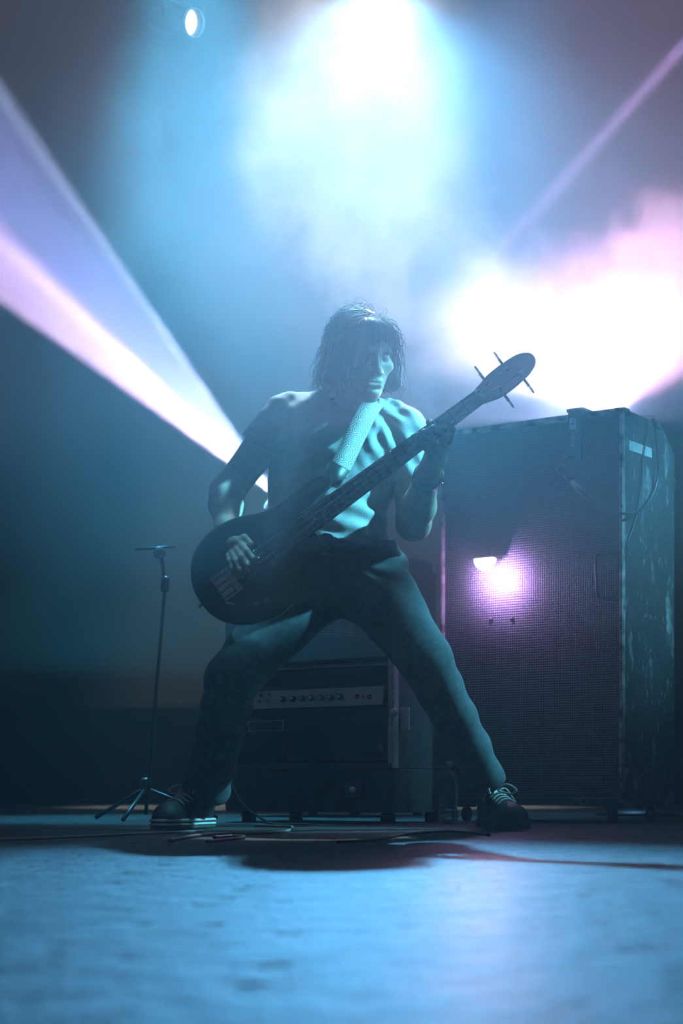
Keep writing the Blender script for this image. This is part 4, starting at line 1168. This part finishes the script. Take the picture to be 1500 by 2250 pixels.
# the stand and base that carry the two low lamps, the pipe that carries the two high ones
zb = y4.z
lathe('base', [(0.07, 0.0), (0.07, 0.03), (0.02, 0.035), (0.016, max(0.05, y4.z - ZB2))], M['black_paint'], left, 20, Matrix.Translation(Vector((y4.x, y4.y, ZB2))))
tube('stand_pole', [Vector((y3.x, y3.y, y3.z)), Vector((y3.x, y3.y, 0.02))], 0.018, M['black_paint'], right, 10, 2)
lathe('stand_base', [(0.20, 0.0), (0.20, 0.012), (0.03, 0.03)], M['black_paint'], right, 24, Matrix.Translation(Vector((y3.x, y3.y, 0.0))))
for nm, yy, lp in (('lighting_bar', y1, small), ('lighting_bar', y2, top)):
    b_ = tube(nm, [Vector((-6.5, yy.y, yy.z + 0.03)), Vector((6.5, yy.y, yy.z + 0.03))], 0.025, M['black_paint'], None, 10, 2)
    tag(b_, 'black lighting bar above the stage that carries the ' + ('small lamp on the left' if lp is small else 'bright overhead lamp'), 'bar')

# ---- microphone stand on the left
def fl_pt(x, y):
    Y = F * H / (y - HY); return P(x, y, Y)
YS = 6.2
ms = empty('microphone_stand', P(318, 1730 + 0.125 * F / YS, YS), 'thin black microphone stand in the dark at the left of the player', 'stand')
jt, bt = P(363, 1283, YS), P(320, 1790, YS)
tube('pole', [bt, jt], 0.0075, M['black_paint'], ms, 10, 2)
tube('upper_tube', [jt, P(352, 1203, YS)], 0.007, M['black_paint'], ms, 8, 2)
lathe('height_clutch', [(0.012, -0.03), (0.017, -0.025), (0.017, 0.02), (0.012, 0.028)], M['guard'], ms, 14, z_to(jt, jt - bt))
tube('boom', [P(296, 1207, YS), P(385, 1201, YS)], 0.006, M['black_paint'], ms, 8, 2)
cl = lathe('boom_clutch', [(0.020, -0.014), (0.023, -0.010), (0.023, 0.010), (0.020, 0.014)], M['guard'], ms, 16, z_to(P(350, 1216, YS), (0.2, -1, 0.1)))
for x, y in ((348, 1226.5), (354, 1223.5), (350.5, 1233)):
    lathe('clutch_screw', [(0.0045, -0.004), (0.0045, 0.002), (0.003, 0.005), (0.001, 0.006)], M['chrome'], cl, 10, z_to(P(x, y, YS - 0.03), (0.1, -1, 0.25)))
for i in range(3):
    a = math.radians(20 + 120 * i)
    tube('leg', [bt + Vector((0, 0, 0.10)), Vector((bt.x + 0.28 * math.cos(a), bt.y + 0.28 * math.sin(a), 0.008))], 0.008, M['black_paint'], ms, 8, 2)
lathe('leg_hub', [(0.018, 0.085), (0.020, 0.095), (0.020, 0.13), (0.013, 0.14)], M['guard'], ms, 14, Matrix.Translation(Vector((bt.x, bt.y, bt.z))))

# ---- water bottle beside the flight case
YBt = 5.6
bo = P(985, 1730 + 0.125 * F / YBt, YBt); bo.z = 0
bot = empty('water_bottle', bo, 'clear plastic water bottle on the floor between the flight case and the tall cabinet', 'bottle')
def glassy():
    m, n, l = new_mat('clear_plastic')
    b = n['Principled BSDF']; b.inputs['Base Color'].default_value = (0.9, 0.93, 0.95, 1); b.inputs['Roughness'].default_value = 0.08
    b.inputs['Transmission Weight'].default_value = 1.0; b.inputs['IOR'].default_value = 1.3
    t = n.new('ShaderNodeTexNoise'); t.inputs['Scale'].default_value = 90
    bp = n.new('ShaderNodeBump'); bp.inputs['Strength'].default_value = 0.15; l.new(t.outputs['Fac'], bp.inputs['Height']); l.new(bp.outputs[0], b.inputs['Normal'])
    return m
pr = [(0.026, 0.0), (0.031, 0.004), (0.032, 0.015)]
for i in range(5): pr += [(0.032, 0.03 + i * 0.017), (0.0295, 0.036 + i * 0.017), (0.032, 0.042 + i * 0.017)]
pr += [(0.032, 0.13), (0.030, 0.15), (0.022, 0.172), (0.0125, 0.186), (0.0115, 0.198)]
lathe('bottle_body', pr, glassy(), bot, 24, Matrix.Translation(bo))
lathe('cap', [(0.0145, 0.192), (0.015, 0.196), (0.015, 0.210), (0.0135, 0.213)], M['guard'], bot, 20, Matrix.Translation(bo))

# ---- cables lying on the stage
def fcable(name, pix, r, m, label):
    pts = []
    for q in pix:
        v = fl_pt(q[0], q[1]); v.z = r + (q[2] if len(q) > 2 else 0); pts.append(v)
    return tag(tube(name, pts, r, m, None, 8, 8), label, 'cable')
fcable('stage_cable', [(-60, 1851), (60, 1846), (150, 1842), (260, 1837), (350, 1832.5), (425, 1829), (445, 1828)], 0.0035, M['grey_cable'], 'grey cable running straight over the floor from the left to the outward shoe')
fcable('stage_cable', [(372, 1851), (405, 1844), (450, 1838), (505, 1835), (560, 1834), (610, 1832), (634, 1828), (641, 1823), (636, 1819), (600, 1818), (560, 1817)], 0.0045, M['grey_cable'], 'grey cable in a long flat bend on the floor between the feet')
fcable('stage_cable', [(455, 1853), (500, 1848), (530, 1845), (535, 1842), (505, 1841), (470, 1843)], 0.004, M['cable'], 'short black cable loop on the floor near the outward shoe')
fcable('stage_cable', [(740, 1853), (820, 1849), (880, 1838), (930, 1832), (985, 1829), (1030, 1832), (1075, 1838)], 0.0035, M['cable'], 'black cable bending over the floor beside the forward shoe')
YD = 5.35
dc = [P(520, 1690, YD), P(511, 1718, YD), P(522, 1748, YD), P(545, 1778, YD), P(572, 1797, YD)]
e_ = P(600, 1806, YD); e_.z = 0.006; dc.append(e_)
e2 = Vector((e_.x + 0.12, e_.y - 0.05, 0.006)); dc.append(e2)
tag(tube('hanging_cable', dc, 0.004, M['grey_cable'], None, 8, 8), 'grey cable hanging from the flight case down to the floor behind the bent leg', 'cable')

# ---- smoke drifting under the overhead lamp and down towards the lamp behind the cabinet
def smoke_mat(puffs, dens, g, sc_):
    m, n, l, v = volume_mat('drifting_smoke', 1.0, (1, 1, 1), g)
    tc = n.new('ShaderNodeTexCoord')
    big = n.new('ShaderNodeTexNoise'); big.inputs['Scale'].default_value = sc_; big.inputs['Detail'].default_value = 4; big.inputs['Roughness'].default_value = 0.68
    l.new(tc.outputs['Object'], big.inputs['Vector'])
    off = n.new('ShaderNodeVectorMath'); off.operation = 'MULTIPLY_ADD'
    sb = n.new('ShaderNodeVectorMath'); sb.operation = 'SUBTRACT'; sb.inputs[1].default_value = (0.5, 0.5, 0.5)
    l.new(big.outputs['Color'], sb.inputs[0]); l.new(sb.outputs[0], off.inputs[0]); off.inputs[1].default_value = (0.95, 0.95, 0.95)
    l.new(tc.outputs['Object'], off.inputs[2])
    tot = None
    for c, r, a in puffs:
        d = n.new('ShaderNodeVectorMath'); d.operation = 'DISTANCE'; d.inputs[1].default_value = tuple(c)
        l.new(off.outputs[0], d.inputs[0])
        mr = n.new('ShaderNodeMapRange'); mr.interpolation_type = 'SMOOTHSTEP'
        mr.inputs['From Min'].default_value = r; mr.inputs['From Max'].default_value = r * 0.45
        mr.inputs['To Min'].default_value = 0; mr.inputs['To Max'].default_value = a
        l.new(d.outputs['Value'], mr.inputs['Value'])
        if tot is None: tot = mr.outputs[0]
        else:
            mx = n.new('ShaderNodeMath'); mx.operation = 'MAXIMUM'
            l.new(tot, mx.inputs[0]); l.new(mr.outputs[0], mx.inputs[1]); tot = mx.outputs[0]
    mod = n.new('ShaderNodeMapRange'); mod.inputs['From Min'].default_value = 0.3; mod.inputs['From Max'].default_value = 0.7
    mod.inputs['To Min'].default_value = 0.25; mod.inputs['To Max'].default_value = 1.55
    l.new(big.outputs['Fac'], mod.inputs['Value'])
    q = n.new('ShaderNodeMath'); q.operation = 'MULTIPLY'; l.new(tot, q.inputs[0]); l.new(mod.outputs[0], q.inputs[1])
    q2 = n.new('ShaderNodeMath'); q2.operation = 'MULTIPLY'; l.new(q.outputs[0], q2.inputs[0]); q2.inputs[1].default_value = dens
    l.new(q2.outputs[0], v.inputs['Density'])
    return m
YP = 9.6
sm = lambda x, y, r, a=1.0, dy=0.0: (P(x, y, YP + dy), S(r, YP + dy), a)
puffs = [sm(x, y, r, a, dy) for x, y, r, a, dy in ((815, 10, 190, 0.7, 0), (780, 150, 240, 0.8, 0), (690, 270, 240, 1.0, 0), (870, 280, 220, 1.0, 0), (720, 400, 230, 1.1, 0), (860, 430, 210, 1.1, 0), (830, 530, 210, 2.0, -0.3), (930, 610, 220, 2.2, -0.9), (1020, 690, 220, 2.2, -1.5), (1130, 750, 240, 1.9, -2.0), (1290, 790, 260, 1.7, -2.6), (1440, 720, 270, 1.9, -2.6), (1500, 590, 230, 1.2, -2.6), (1520, 860, 190, 1.6, -2.4), (1060, 810, 190, 2.0, -2.3))]
lo = Vector([min(c[i] - r * 0.95 - 0.05 for c, r, a in puffs) for i in range(3)]); hi = Vector([max(c[i] + r * 0.95 + 0.05 for c, r, a in puffs) for i in range(3)])
bm = bmesh.new(); quad_box(bm, lo.x, hi.x, lo.y, hi.y, lo.z, hi.z)
smoke = bm_obj('smoke', bm, smoke_mat(puffs, SMOKE_DENSITY, 0.1, 3.0))
tag(smoke, 'pale smoke billowing down from the overhead lamp towards the tall cabinet', 'smoke', kind='stuff')
for nm, Y_, pf, dn, lab in (('left', 7.1, [(420, 330, 300, 1.0), (430, 520, 330, 1.0), (560, 690, 270, 0.8), (470, 120, 220, 0.7)], 0.15, 'soft blue-lit smoke hanging left of the white smoke, above the beam'),
                            ('right', 7.85, [(1110, 240, 230, 1.0), (1150, 420, 220, 0.8)], 0.12, 'soft blue-lit smoke hanging right of the white smoke, under the thin beam')):
    puffs2 = [(P(x, y, Y_), S(r, Y_), a) for x, y, r, a in pf]
    lo = Vector([min(c[i] - r * 0.9 for c, r, a in puffs2) for i in range(3)]); hi = Vector([max(c[i] + r * 0.9 for c, r, a in puffs2) for i in range(3)])
    bm = bmesh.new(); quad_box(bm, lo.x, hi.x, lo.y, hi.y, lo.z, hi.z)
    tag(bm_obj('smoke', bm, smoke_mat(puffs2, dn, 0.2, 1.5)), lab, 'smoke', kind='stuff')
